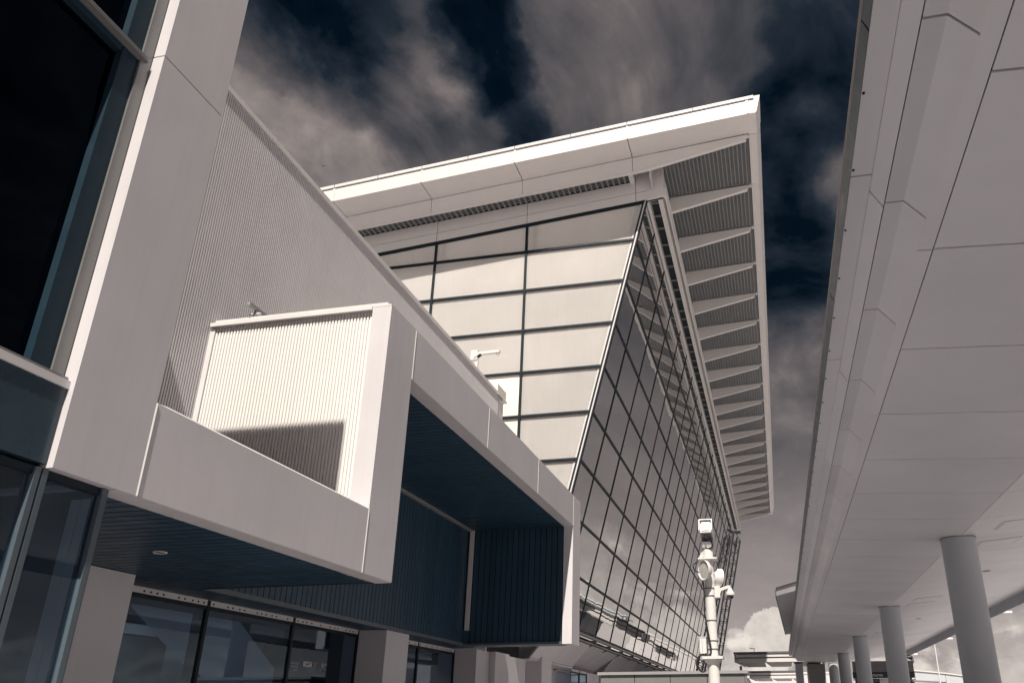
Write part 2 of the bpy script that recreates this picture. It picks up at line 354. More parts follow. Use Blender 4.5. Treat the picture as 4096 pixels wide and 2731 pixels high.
# curtain wall left of the pillar
XG = -7.50
for z0, z1 in ((4.97, 9.36), (9.50, 13.9)):
    box('window_pane', XG-0.02, XG, -4.0, 6.32, z0, z1, 'windowglass', wing)
box('window_frame', XG+0.002, -7.372, 6.37, 6.528, 4.97, 13.98, 'greyframe', wing)
box('window_frame', XG+0.002, -7.40, 6.12, 6.368, 4.97, 13.98, 'navyframe', wing)
mm = box('window_mullion', XG+0.003, -7.375, -4.0, 6.368, 9.37, 9.49, 'greyframe', wing)
box('cover_cap', -7.374, -7.33, -4.0, 6.45, 9.40, 9.46, 'greyframe', mm)
box('window_mullion', XG+0.003, -7.40, -4.0, 6.10, 9.27, 9.368, 'navyframe', wing)
box('window_mullion', XG+0.003, -7.39, 0.9, 1.02, 4.98, 13.95, 'greyframe', wing)
sl = box('window_sill', XG, -7.26, -4.0, 6.60, 4.875, 4.965, 'trim', wing)
box('drip_edge', -7.36, -7.30, -4.0, 6.52, 4.967, 5.01, 'greyframe', sl)
for y0, y1 in ((-4.0, 1.0), (1.012, 6.522)):
    box('spandrel_panel', -7.40, -7.28, y0, y1, 4.03, 4.873, 'darkpanel', wing)
box('floor_slab', -14.0, -7.41, -6.0, 7.29, 4.06, 4.6, 'interior', wing)
box('room_wall', -11.6, -11.45, -6.0, 7.29, 4.61, 13.95, 'interior', wing)
box('room_wall', -11.44, XG-0.03, -6.2, -6.0, 0.15, 13.95, 'interior', wing)
box('room_column', -9.2, -8.7, 3.3, 3.8, 4.61, 13.95, 'interior2', wing)
# lower glazed lobby under the pillar
for y0, y1 in ((-4, 0.5), (0.55, 3.42), (3.48, 6.42), (6.60, 7.30)):
    box('window_pane', -7.36, -7.34, y0, y1, 0.2, 3.90, 'shopglass', wing)
for y in (0.52, 3.45):
    box('window_mullion', -7.42, -7.28, y-0.05, y+0.05, 0.15, 3.985, 'darktrim', wing)
box('window_mullion', -7.42, -7.29, 6.43, 6.495, 0.15, 3.985, 'darktrim', wing)
box('window_mullion', -7.42, -7.29, 6.52, 6.585, 0.15, 3.985, 'darktrim', wing)
box('window_mullion', -7.42, -7.29, 7.31, 7.375, 0.15, 3.985, 'darktrim', wing)
box('window_mullion', -7.42, -7.31, 7.379, 7.41, 0.15, 3.985, 'darktrim', wing)
box('window_head', -7.42, -7.32, -4, 7.40, 3.905, 3.99, 'frame', wing)
box('lobby_wall', -11.20, -7.45, 7.36, 7.40, 0.15, 3.99, 'interior2', wing)
box('lobby_wall', -11.4, -11.2, -6, 7.40, 0.15, 3.99, 'interior2', wing)
box('lobby_column', -8.9, -8.35, 6.35, 6.9, 0.15, 3.99, 'interior2', wing)
box('lobby_beam', -11.2, -7.5, 4.6, 4.95, 3.45, 3.99, 'interior2', wing)
# lip under the ribbon
XL = -7.535
box('soffit_lip', XL, XP-0.002, 7.40, Y0-.004, ZB-0.010, ZB-0.002, 'trim', wing)
box('soffit_lip', XL, XP-0.002, Y0+.004, Y1-0.01, ZB-0.010, ZB-0.002, 'trim', wing)
for a, b in zip(ys, ys[1:]): box('soffit_lip', -7.57, XP-0.002, a+.004, b-.004, ZF-0.010, ZF-0.002, 'trim', wing)
# plank soffit of the projecting box
PW = 0.2205
def planks(y0, n, x0, x1, z, pitch=PW):
    me = mesh('plank', MB().box(-(x1-x0)/2, (x1-x0)/2, 0.014, pitch-0.014, 0, 0.02), 'plank')
    for i in range(n): place('plank', me, ((x0+x1)/2, y0+i*pitch, z), wing)
planks(7.45, 31, -12.22, XL, ZB)
box('soffit_backing', -12.22, -7.40, 7.42, Y1-0.09, ZB+0.022, ZB+0.2, 'plankgap', wing)
box('edge_trim', -11.34, XL, Y1-0.085, Y1-0.03, ZB-0.006, ZB+0.18, 'frame', wing)
# narrow soffit behind the plank wall
planks(7.45+31*PW, 71, -12.22, -11.36, ZB)
box('soffit_backing', -12.22, -11.36, Y1-0.085, 30.0, ZB+0.022, ZB+0.2, 'plankgap', wing)
box('edge_trim', -11.355, -11.30, Y1-0.03, 29.6, ZB-0.004, ZB+0.10, 'darktrim', wing)
# plank wall (x = -11.35)
me = mesh('wall_plank', MB().box(-0.012, 0.012, 0.014, PW-0.014, 0, ZF-0.06-(ZB+0.10)), 'plank')
for i in range(65): place('wall_plank', me, (-11.345, Y1+0.02+i*PW, ZB+0.10), wing)
box('wall_backing', -11.40, -11.359, Y1, 28.80, ZB+0.10, ZF, 'plankgap', wing)
box('ceiling_trim', -11.332, -11.19, Y1, 28.70, ZF-0.07, ZF-0.005, 'dimtrim', wing)
# ceiling planks of the recess
planks(Y1, 66, -11.33, -7.57, ZF)
box('ceiling_backing', -11.33, -7.40, Y1, 28.9, ZF+0.022, ZF+0.2, 'plankgap', wing)
# end wall planks
me = mesh('wall_plank', MB().box(0.014, PW-0.014, -0.012, 0.012, 0, ZF-(ZB+0.09)), 'plank')
for i in range(16): place('wall_plank', me, (-11.16+i*PW+0.05, 28.80, ZB+0.09), wing)
box('wall_backing', -11.4, -7.58, 28.815, 28.9, ZB+0.05, ZF, 'plankgap', wing)
box('corner_post', -11.33, -11.28, 28.62, 28.74, 4.53, ZF-0.01, 'frame', wing)
box('corner_post', -11.275, -11.13, 28.66, 28.78, 4.53, ZF-0.02, 'trim', wing)
box('corner_post', -11.33, -11.13, 28.66, 28.78, ZB+0.09, 4.525, 'plank', wing)
box('edge_trim', -11.29, -7.575, 28.70, 29.60, ZB-0.006, ZB+0.075, 'darktrim', wing)
# terrace slab
box('terrace_slab', XW, -7.56, 7.70, Y1-.1, ZB+0.21, ZB+0.5, 'roofing', wing)
box('recess_roof', XW, -7.56, Y1+0.05, 28.9, ZF+0.21, ZT-0.1, 'roofing', wing)
# bright corrugated end wall facing the camera
def corrugated(name, along, fixed, a0, a1, z0, z1, pitch, depth, sgn, parent):
    prof = []; a = a0; k = 0
    while a < a1-1e-6:
        for f, d in ((0.0, 1), (0.56, 1), (0.63, 0), (0.93, 0)):
            p = a+f*pitch
            if p <= a1: prof.append((p, d*depth))
        a += pitch
    prof.append((a1, depth))
    lo = []; hi = []
    for p, d in prof:
        if along == 'x': lo.append((p, fixed+sgn*d, z0)); hi.append((p, fixed+sgn*d, z1))
        else: lo.append((fixed+sgn*d, p, z0)); hi.append((fixed+sgn*d, p, z1))
    mb = MB(); mb.quadstrip(lo, hi)
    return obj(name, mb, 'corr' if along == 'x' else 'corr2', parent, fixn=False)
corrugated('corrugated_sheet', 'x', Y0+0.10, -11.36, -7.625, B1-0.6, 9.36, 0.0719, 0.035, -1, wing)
box('wall_backing', -11.38, -7.63, Y0+0.105, Y0+0.30, ZB+0.6, 9.36, 'dimtrim', wing)
box('edge_flashing', -11.43, -11.30, Y0+0.035, Y0+0.10, ZB+0.6, 9.34, 'trim', wing)
tr = box('wall_coping', -11.40, -7.62, Y0-0.03, Y0+0.36, 9.365, 9.452, 'trim', wing)
box('upstand', -11.33, -7.30, Y0+0.03, Y0+0.16, 9.473, 9.53, 'trim', tr)
box('vent_strip', -7.95, -7.62, Y0+0.02, Y0+0.06, 5.34, 5.40, 'frame', wing)
for y0, x0, z1 in ((Y0+0.36, -11.40, 9.64), (Y0+0.9, -11.40, 9.95)):
    obj('flashing_fin', MB().prism([(x0, y0, 9.3), (x0+0.30, y0, 9.3), (x0+0.30, y0, z1-0.12), (x0, y0, z1)], (0, 0.012, 0)), 'trim', wing)
# big corrugated side wall
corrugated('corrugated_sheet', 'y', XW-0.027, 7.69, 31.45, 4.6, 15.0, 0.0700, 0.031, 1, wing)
box('wall_backing', -16.0, XW-0.033, 7.69, 31.46, 4.6, 15.0, 'dimtrim', wing)
cp = box('wall_coping', XW-0.10, XW+0.038, 7.5, 31.2, 15.0, 15.14, 'trim', wing)
box('roof_sheet', -16.0, XW-0.11, 7.5, 31.2, 15.0, 15.08, 'roofing', wing)
box('end_post', XW-0.05, XW+0.0, 31.47, 31.50, 8, 15.02, 'frame', wing)
box('end_post', XW-0.3, XW-0.01, 31.505, 32.15, 8, 14.95, 'panel', wing)
box('edge_flashing', XW-0.3, XW+0.06, 31.25, 32.5, 15.02, 15.07, 'trim', wing)
bal = box('glass_balustrade', XW-0.02, XW, 31.30, 32.45, 15.08, 15.55, 'frit', wing)
# downlight in the soffit
dl = obj('downlight', MB().lathe((-9.36, 10.73, ZB-0.006), (0, 0, 1), [(0, 0.085), (-0.012, 0.10), (0.005, 0.105), (0.03, 0.08), (0.03, 0.0)], 28), 'trim', wing)
# ground floor: white piers and shop glazing at x = -12.25
for y0, y1 in ((10.2, 12.46), (22.62, 24.21), (30.26, 31.8)):
    pr = box('pier', -12.9, -11.36 if y0 > 15 else -11.28, y0, y1, 0.14, ZB-0.012, 'panel', wing)
    box('edge_bead', -11.358 if y0 > 15 else -11.278, (-11.35 if y0 > 15 else -11.27), y0, y0+0.03, 0.14, ZB-0.02, 'dimtrim', pr)
XS = -12.25
def shop(ymin, ymax, mull, parent, zt=ZB-0.008, x=XS, bolts=True):
    st = [ymin]+mull+[ymax]
    for a, b in zip(st, st[1:]):
        hd = box('head_strip', x-0.05, x+0.012, a+0.05, b-0.05, zt-0.115, zt, 'trim', parent)
        if bolts:
            mb = MB(); yy = a+0.15
            while yy < b-0.15:
                mb.box(x+0.012, x+0.03, yy-0.015, yy+0.015, zt-0.085, zt-0.05); yy += random.choice((0.18, 0.25, 0.45, 0.5))
            obj('bolt', mb, 'frame', hd)
        box('head_gasket', x-0.05, x+0.004, a+0.04, b-0.04, zt-0.20, zt-0.118, 'frame', parent)
        box('window_pane', x-0.03, x-0.015, a+0.03, b-0.03, 0.15, zt-0.205, 'shopglass', parent)
    for y in mull:
        box('window_mullion', x-0.06, x+0.025, y-0.045, y+0.045, 0.14, zt-0.002, 'frame', parent)
    box('window_mullion', x-0.06, x+0.025, ymax-0.035, ymax-0.004, 0.14, zt-0.002, 'frame', parent)
shop(12.47, 22.61, [15.78, 19.15], wing)
shop(24.22, 30.25, [26.9], wing)
box('lobby_wall', -18.2, -18.0, 7.5, 31.5, 0.15, 3.98, 'interior2', wing)
box('lobby_ceiling', -18.0, -12.32, 7.5, 31.5, 3.86, 3.985, 'interior2', wing)
for y in (14.6, 18.3, 25.5): box('lobby_column', -15.2, -14.6, y, y+0.6, 0.15, 3.85, 'interior2', wing)
for x in (-13.6, -15.8): box('lobby_beam', x-0.2, x+0.2, 7.5, 31.5, 3.5, 3.855, 'interior2', wing)
box('lobby_bulkhead', -14.0, -12.6, 20.6, 22.4, 0.15, 3.85, 'interior', wing)

for pts in ([(14.82, 3.77), (14.82, 3.84), (16.74, 3.84), (16.74, 2.73)], [(17.3, 3.84), (18.5, 3.84), (20.29, 2.8), (20.2, 0.5), (17.3, 0.5)]):
    obj('reflection_panel', MB().prism([(-13.36, y, z) for y, z in pts], (-0.03, 0, 0)), 'reflectstrut', wing)  # added pale panels stand in for shapes reflected in the shop glass
obj('lobby_strut', MB().bar((-14.2, 21.4, 3.83), (-14.2, 26.4, 1.0), 0.16, 0.16, (1, 0, 0)), 'reflectstrut', wing)
for a, b in ((-7.70, -7.568), (-7.56, -7.44)): box('reflection_strip', a, b, 7.33, 7.355, 0.15, 3.88, 'reflectstrut', wing)  # added pale strips stand in for the reflection of a pier
for x, y in ((-14.6, 14.2), (-14.9, 17.6), (-14.6, 21.0), (-16.8, 15.6), (-16.8, 19.6), (-14.6, 25.6), (-14.6, 28.4)):
    box('ceiling_tube', x-0.06, x+0.06, y-0.6, y+0.6, 3.80, 3.855, 'lamp', wing)
# sign on the shop glass
sg = thing('glass_wayfinding_sign', 'faint grey 2F and escalator lettering on the dark shop window', 'sign', (XS-0.008, 20.1, 2.68))
RY = Matrix(((0, 0, 1), (1, 0, 0), (0, 1, 0)))           # text x -> +Y, text y -> +Z, normal +X
def tm(y, z): return Matrix.Translation((XS-0.008, y, z)) @ RY.to_4x4()
text_mesh('floor_number', '2F', 0.155, 'glassletter', tm(20.36, 2.83), sg, 0.002)
for i, t in enumerate(('国际线出发', '国際線出発', '국제선출발')):
    text_mesh('caption', t, 0.075, 'glassletter', tm(19.28, 2.85-i*0.085), sg, 0.002)
def flat(name, pts, mat='glassletter', dx=0.0):
    mb = MB().prism([(XS-0.010+dx, y, z) for y, z in pts], (0.004, 0, 0)); return obj(name, mb, mat, sg)
flat('pictogram_plate', [(19.87, 2.82), (20.29, 2.82), (20.29, 2.95), (19.87, 2.95)])
flat('aircraft_pictogram', [(19.93, 2.925), (20.0, 2.895), (20.12, 2.905), (20.22, 2.935), (20.25, 2.92), (20.15, 2.885), (20.05, 2.86), (19.98, 2.845), (20.03, 2.885), (19.95, 2.90)], 'navy', 0.005)
mb = MB().tube([(XS-0.006, y, z) for y, z in ((20.68, 2.75), (20.76, 2.75), (20.92, 2.895), (21.03, 2.895), (21.06, 2.915), (21.03, 2.94), (20.92, 2.94), (20.76, 2.80), (20.68, 2.80), (20.655, 2.775), (20.68, 2.75))], 0.008, 6)
obj('escalator_pictogram', mb, 'glassletter', sg)
mb = MB().cyl((XS-0.010, 20.80, 2.955), (XS-0.004, 20.80, 2.955), 0.018, n=12).box(XS-0.010, XS-0.004, 20.77, 20.83, 2.86, 2.93); obj('person_pictogram', mb, 'glassletter', sg)
mb = MB().bar((XS-0.006, 20.90, 2.73), (XS-0.006, 21.0, 2.80), 0.008, 0.016, (1, 0, 0)).box(XS-0.010, XS-0.002, 20.94, 21.01, 2.798, 2.812).box(XS-0.010, XS-0.002, 20.998, 21.012, 2.74, 2.80); obj('arrow_pictogram', mb, 'glassletter', sg)

# ================================================================== MAIN HALL
hall = thing('terminal_hall', 'tall glass terminal hall with leaning facade and deep white overhanging roof', 'building', (-10, 70, 0))
YF = 34.0
SL = 0.0853
def zr(x): return 28.67+SL*(x-1.07)          # roof soffit line
def zg(x): return 26.40+SL*(x+4.83)          # top of front glazing
LEAN = 0.2468
def xs(z): return -4.83+LEAN*(z-26.4)        # leaning facade
TZ = [5.68, 7.96, 10.26, 12.59, 14.90, 17.20, 19.50, 21.81, 24.11]
# --- front glazing
XM = [-21.43, -16.33, -11.23]
def front_pane(pts, bright=False):
    mb = MB().prism([(x, YF, z) for x, z in pts], (0, 0.03, 0)); return obj('window_pane', mb, 'fritbright' if bright else 'frit', hall)
e = 0.03
for ci in range(3):
    xl = XM[ci]+e
    for ri in range(2, 9):
        z0 = TZ[ri]+e; last = ri == 8; bright = ci == 1 and ri in (3, 4)
        if ci < 2:
            xr = XM[ci+1]-e
            z1 = None if last else TZ[ri+1]-e
            pts = [(xl, z0), (xr, z0), (xr, zg(xr)-0.1 if last else z1), (xl, zg(xl)-0.1 if last else z1)]
        else:
            za = zg(-4.9)-0.1 if last else TZ[ri+1]-e
            pts = [(xl, z0), (xs(z0)-0.12, z0), (xs(za)-0.12, za), (xl, zg(xl)-0.1 if last else za)]
        front_pane(pts, bright)
for x in XM: box('window_mullion', x-0.06, x+0.06, YF-0.09, YF+0.04, 8.0, zg(x)-0.02, 'frame', hall)
for z in TZ[2:]: box('window_transom', -23.0, xs(z)-0.09, YF-0.10, YF+0.05, z-0.062, z+0.062, 'frame', hall)
obj('window_head', MB().prism([(-23, YF-0.11, zg(-23)-0.15), (-4.86, YF-0.11, zg(-4.86)-0.15), (-4.86, YF-0.11, zg(-4.86)), (-23, YF-0.11, zg(-23))], (0, 0.17, 0)), 'frame', hall)
# corner bars
def leanbar(name, x_off, y, w, d, mat, z0=5.6, z1=26.42):
    mb = MB().prism([(xs(z0)+x_off-w/2, y, z0), (xs(z0)+x_off+w/2, y, z0), (xs(z1)+x_off+w/2, y, z1), (xs(z1)+x_off-w/2, y, z1)], (0, d, 0))
    return obj(name, mb, mat, hall)
leanbar('corner_bar', -0.19, YF-0.02, 0.10, 0.04, 'trim')
leanbar('corner_bar', -0.09, YF-0.09, 0.10, 0.14, 'frame')
leanbar('corner_bar', 0.0, YF-0.11, 0.065, 0.16, 'trim')
leanbar('corner_bar', 0.055, YF-0.08, 0.05, 0.2, 'frame')
# unseen white cavity, added to bounce sunlight through the front glazing
obj('bounce_wall', MB().prism([(-23.0, 37.1, 10.4), (xs(10.4)-0.35, 37.1, 10.4), (xs(28.0)-0.35, 37.1, 28.0), (-23.0, 37.1, 26.3)], (0, 0.08, 0)), 'cavitywhite', hall)
obj('bounce_side', MB().prism([(xs(10.4)-0.30, YF+0.15, 10.4), (xs(26.3)-0.30, YF+0.15, 26.3), (xs(26.3)-0.36, YF+0.15, 26.3), (xs(10.4)-0.36, YF+0.15, 10.4)], (0, 2.93, 0)), 'cavitywhite', hall)
box('bounce_floor', -23.0, -8.9, YF+0.06, 37.09, 10.28, 10.38, 'cavitywhite', hall)
box('bounce_side', -23.1, -23.0, YF+0.06, 37.09, 10.4, 27.0, 'cavitywhite', hall)
for x in (-21.05, -15.9, -10.8): box('inner_post', x-0.12, x+0.12, YF+0.10, YF+0.34, 10.4, zg(x)-0.1, 'cavitywhite', hall)
leanbar('inner_post', -0.42, YF+0.12, 0.22, 0.22, 'cavitywhite', 10.4, 26.3)
for z in TZ[2:]: box('inner_rail', -23.0, xs(z)-0.5, YF+0.35, YF+0.5, z-0.12, z+0.12, 'cavitywhite', hall)
# interior behind the front glazing and below it
box('front_wall_base', -23, -12.4, YF+0.1, YF+0.3, 0.1, 10.2, 'panel', hall)
box('front_wall_base', -12.39, -10.0, YF+0.1, YF+0.3, 5.62, 10.2, 'panel', hall)
# --- side glazing (leaning)
YM = [34.16, 37.07]+[37.07+4.1*i for i in range(1, 20)]
YEND = YM[-1]
def side_pane(y0, y1, z0, z1):
    a, b = random.uniform(-0.010, 0.010), random.uniform(-0.008, 0.008)
    def P(y, z, off):
        j = a*(y-(y0+y1)/2)/(y1-y0)+b*(z-(z0+z1)/2)/(z1-z0)
        return (xs(z)+off+j, y, z)
    mb = MB(); o1, o2 = 0.0, -0.03
    mb.v = [P(y0,z0,o1), P(y1,z0,o1), P(y1,z1,o1), P(y0,z1,o1), P(y0,z0,o2), P(y1,z0,o2), P(y1,z1,o2), P(y0,z1,o2)]
    mb.f = [(0,1,2,3),(7,6,5,4),(0,4,5,1),(1,5,6,2),(2,6,7,3),(3,7,4,0)]
    obj('window_pane', mb, 'sideglass', hall)
ZS = TZ+[26.38]
for y0, y1 in zip(YM, YM[1:]):
    for z0, z1 in zip(ZS, ZS[1:]): side_pane(y0+0.02, y1-0.02, z0+0.02, z1-0.02)
for y in YM[1:]:
    za, zb = 5.62, 26.40
    mb = MB().prism([(xs(za)-0.05, y-0.05, za), (xs(za)+0.035, y-0.05, za), (xs(za)+0.035, y+0.05, za), (xs(za)-0.05, y+0.05, za)], (xs(zb)-xs(za), 0, zb-za))
    obj('window_mullion', mb, 'frame', hall)
for z in TZ:
    mb = MB().prism([(xs(z-.06)-0.05, YM[0], z-0.06), (xs(z-.06)+0.045, YM[0], z-0.06), (xs(z+.06)+0.045, YM[0], z+0.06), (xs(z+.06)-0.05, YM[0], z+0.06)], (0, YEND-YM[0], 0))
    obj('window_transom', mb, 'frame', hall)
box('sill_rail', xs(5.5)-0.05, xs(5.5)+0.10, YM[0], YEND, 5.50, 5.61, 'greyframe', hall)
box('sill_rail', xs(5.5)-0.02, xs(5.5)+0.07, YM[0], YEND, 5.22, 5.27, 'dimtrim', hall)
# brackets below the sill
brk = mesh('sill_bracket', MB().prism([(-0.95, -0.03, 0.0), (0.10, -0.03, 0.28), (0.12, -0.03, 0.52), (-0.9, -0.03, 0.50)], (0, 0.06, 0)), 'greyframe')
for y in YM[1:]: place('sill_bracket', brk, (xs(5.5), y, 4.98), hall)
# sloped base panels and piers below the facade
for i, y in enumerate(YM[:-1]):
    y1 = YM[i+1]
    if i == 0: continue
    low = (i % 4) in (1, 2)
    xa, za = -10.25, 5.25
    xb, zb = (-11.25, 4.12) if low else (-12.15, 4.0)
    mb = MB().prism([(xa, y+0.012, za), (xb, y+0.012, zb), (xb-0.10, y+0.012, zb), (xa-0.10, y+0.012, za+0.05)], (0, y1-y-0.024, 0))
    obj('base_panel', mb, 'panel', hall)
    if low: box('base_soffit', -12.3, -11.27, y+0.01, y1-0.01, 4.03, 4.10, 'panel', hall)
    else: box('base_soffit', -12.6, -12.16, y+0.01, y1-0.01, 3.93, 3.99, 'panel', hall)
for y in (31.85, 38.6, 55.0, 69.3, 84.0, 98.0): box('pier', -12.3, -11.12, y, y+1.75, 0.14, 5.2 if y > 33 else 4.0, 'panel', hall)
box('base_wall', -12.60, -12.35, 32.0, 120, 0.14, 4.05, 'panel', hall)
box('base_wall', -12.34, -11.45, 33.62, 37.0, 0.14, 4.0, 'panel', hall)
shop(45.4, 49.2, [47.3], hall, 4.02, -11.35)
box('base_bulkhead', -12.34, -11.40, 49.22, 53.0, 0.14, 4.02, 'panel', hall)
box('ceiling_fill', -23, -10.5, 34.4, 116, 5.3, 5.6, 'interior', hall)
# --- front frieze panels above the glass
def sloped(name, xa, xb, y0, d, fa, fb, mat):
    mb = MB().prism([(xa, y0, fa(xa)), (xb, y0, fa(xb)), (xb, y0, fb(xb)), (xa, y0, fb(xa))], (0, d, 0)); return obj(name, mb, mat, hall)
fx = [-23.0, -16.33, -11.23, -5.33]
for a, b in zip(fx, fx[1:]):
    sloped('frieze_panel', a+0.015, b-0.015, YF-0.12, 0.14, lambda x: zg(x)+0.02, lambda x: zg(x)+0.53, 'panel2')
    sloped('frieze_panel', a+0.015, b-0.015, YF-0.12, 0.14, lambda x: zg(x)+0.56, lambda x: zr(x)-0.49, 'panel2')
sloped('frieze_panel', -5.315, -3.73, YF-0.12, 0.30, lambda x: zg(x)+0.02+0.05*(x+5.3)/1.6, lambda x: zg(x)+0.53, 'panel2')
obj('frieze_panel', MB().prism([(-5.315, YF-0.12, zg(-5.3)+0.56), (-4.70, YF-0.12, zg(-4.7)+0.56), (-4.42, YF-0.12, zr(-4.42)-0.02), (-5.315, YF-0.12, zr(-5.3)-0.02)], (0, 0.14, 0)), 'panel2', hall)
sloped('frieze_backing', -23, -3.9, YF+0.03, 0.1, lambda x: zg(x)+0.03, lambda x: zr(x)-0.06, 'frame')
# inner grille strip between first beam and frieze
for j, (a, b) in enumerate(((-21.0, -16.2), (-16.2, -11.1), (-11.1, -5.62))):
    mb = MB()
    x = a+0.1
    while x < b:
        z = zr(x)-0.50; mb.prism([(x, 32.76, z-0.03), (x+0.09, 32.76, z-0.03+0.09*SL), (x+0.09, 32.76, z+0.02), (x, 32.76, z+0.02)], (0, 1.12, 0)); x += 0.30
    for yy in (32.9, 33.05, 33.2, 33.35, 33.5, 33.65):
        mb.prism([(a, yy, zr(a)-0.50), (b, yy, zr(b)-0.50), (b, yy, zr(b)-0.48), (a, yy, zr(a)-0.48)], (0, 0.04, 0))
    gr = obj('soffit_grille', mb, 'rib', hall)
    mb = MB().prism([(a, 32.76, zr(a)-0.44), (b, 32.76, zr(b)-0.44), (b, 32.76, zr(b)-0.40), (a, 32.76, zr(a)-0.40)], (0, 1.12, 0))
    obj('grille_backing', mb, 'mesh', gr)
box('grille_end_block', -5.60, -5.34, 32.76, 33.87, zr(-5.5)-0.60, zr(-5.5)-0.05, 'panel2', hall)
# --- roof front fascia, soffit
YR = 31.1
jx = [-26.2, -21.1, -16.16, -11.11, -5.26, 1.05]
for a, b in zip(jx, jx[1:]):
    ga, gb = a+0.018, b-0.018
    mb = MB().prism([(ga, YR, zr(ga)), (gb, YR, zr(gb)), (gb, YR, zr(gb)+0.76), (ga, YR, zr(ga)+0.76)], (0, 0.06, 0)); obj('roof_fascia', mb, 'panel2', hall)
    mb = MB().prism([(ga, YR+0.002, zr(ga)), (gb, YR+0.002, zr(gb)), (gb, YR+0.002, zr(gb)+0.05), (ga, YR+0.002, zr(ga)+0.05)], (0, 1.43, 0)); 
    mb = MB().prism([(ga, YR+0.062, zr(ga)+0.001), (gb, YR+0.062, zr(gb)+0.001), (gb, YR+0.062, zr(gb)+0.05), (ga, YR+0.062, zr(ga)+0.05)], (0, 1.375, 0)); obj('soffit_panel', mb, 'panel2', hall)
    mid = (a+b)/2 if b < 0 else -1.94
    for p, q in ((a, mid), (mid, b)):
        p += 0.018; q -= 0.018
        mb = MB().prism([(p, YR-0.055, zr(p)+0.845), (q, YR-0.055, zr(q)+0.845), (q, YR-0.055, zr(q)+1.01), (p, YR-0.055, zr(p)+1.01)], (0, 0.5, 0)); obj('roof_edge_trim', mb, 'panel2', hall)
for x in jx[1:-1]+[0.70]:
    mb = MB().prism([(x-0.05, YR-0.022, zr(x)+0.01), (x+0.05, YR-0.022, zr(x)+0.01), (x+0.05, YR-0.022, zr(x)+0.80), (x-0.05, YR-0.022, zr(x)+0.80)], (0, 0.02, 0)); obj('joint_cover', mb, 'trim', hall)
sloped('fascia_backing', -26.2, 1.03, YR+0.065, 0.05, lambda x: zr(x)+0.06, lambda x: zr(x)+0.95, 'frame')
sloped('soffit_backing', -26.2, 1.0, YR+0.12, 1.33, lambda x: zr(x)+0.055, lambda x: zr(x)+0.12, 'frame')
sloped('roof_deck', -26.2, 1.0, YR+0.13, 33.95-YR-0.13, lambda x: zr(x)+0.62, lambda x: zr(x)+0.95, 'roofing')
sloped('roof_deck', -26.2, 1.0, 37.25, 78.2, lambda x: zr(x)+0.62, lambda x: zr(x)+0.95, 'roofing')
sloped('roof_deck', -5.2, 1.0, 33.951, 3.298, lambda x: zr(x)+0.62, lambda x: zr(x)+0.95, 'roofing')
for a in range(7): sloped('sun_inlet_pane', -26.1+a*3.0, -26.1+a*3.0+2.94, 33.96, 3.28, lambda x: zr(x)+0.85, lambda x: zr(x)+0.88, 'clear')  # unseen roof opening and panes, added to let sun into the bounce cavity
# first beam (front, facing the camera)
def b0(x): return zr(x)-(0.88 if x <= -4.5 else 0.88-0.60*(x+4.5)/5.03)
segs = [-23.0, -16.16, -11.11, -5.26]
for a, b in zip(segs, segs[1:]):
    sloped('eave_beam', a+0.012, b-0.012, 32.55, 0.10, b0, lambda x: zr(x)-0.02, 'panel2')
mb = MB().prism([(-5.248, 32.55, b0(-5.25)), (-4.5, 32.55, b0(-4.5)), (0.53, 32.55, b0(0.53)), (0.60, 32.55, zr(0.6)-0.03), (-5.248, 32.55, zr(-5.25)-0.02)], (0, 0.10, 0)); obj('eave_beam', mb, 'panel2', hall)
sloped('eave_beam_flange', -23, -4.5, 32.553, 0.20, lambda x: b0(x)-0.03, lambda x: b0(x)-0.003, 'panel2')
sloped('eave_beam_flange', -4.498, 0.53, 32.553, 0.20, lambda x: b0(x)-0.03, lambda x: b0(x)-0.003, 'panel2')
# --- tapered cantilever beams along the side, grilles, edge panels
PITCH = 4.08; YB0 = 32.63
XI, XO = -3.84, 0.53
zi0, zi1, zo0, zo1 = 27.46, 28.40, 28.355, 28.62
bm = mesh('cantilever_beam', MB().prism([(XI, 0, zi0-27), (XO-0.1, 0, zo0-27), (XO, 0, zo1-27-0.1), (XO+0.05, 0, zo1-27), (XI, 0, zi1-27)], (0, 0.09, 0)), 'panel2')
fl = mesh('beam_flange', MB().prism([(XI, -0.015, zi0-27-0.035), (XO-0.1, -0.015, zo0-27-0.035), (XO-0.1, -0.015, zo0-27-0.002), (XI, -0.015, zi0-27-0.002)], (0, 0.20, 0)), 'panel2')
gm = MB(); n = 22
for i in range(n):
    x = -3.95+i*(0.66+3.95)/n; z = 28.37+0.055*(x+3.95)-27
    gm.prism([(x, 0.22, z), (x+0.042, 0.22, z+0.003), (x+0.042, 0.22, z+0.05), (x, 0.22, z+0.05)], (0, PITCH-0.26, 0))
    for q in (): gm.prism([(x+q, 0.22, z+0.02), (x+q+0.018, 0.22, z+0.02), (x+q+0.018, 0.22, z+0.04), (x+q, 0.22, z+0.04)], (0, PITCH-0.26, 0))
gx = MB()
for i in range(40):
    y = 0.24+i*(PITCH-0.28)/40
    gx.prism([(-3.95, y, 1.374), (0.66, y, 1.627), (0.66, y, 1.66), (-3.95, y, 1.407)], (0, 0.03, 0))
gxm = mesh('grille_crossbars', gx, 'dimgrille', fixn=False)
gmesh = mesh('soffit_grille', gm, 'rib', fixn=False)
gb_ = mesh('grille_backing', MB().prism([(-3.98, 0.12, 1.46), (0.68, 0.12, 1.71), (0.68, 0.12, 1.74), (-3.98, 0.12, 1.49)], (0, PITCH-0.14, 0)), 'mesh')
ep = mesh('edge_soffit_panel', MB().box(0.69, 1.06, 0.02, PITCH-0.02, 1.64, 1.69), 'panel2')
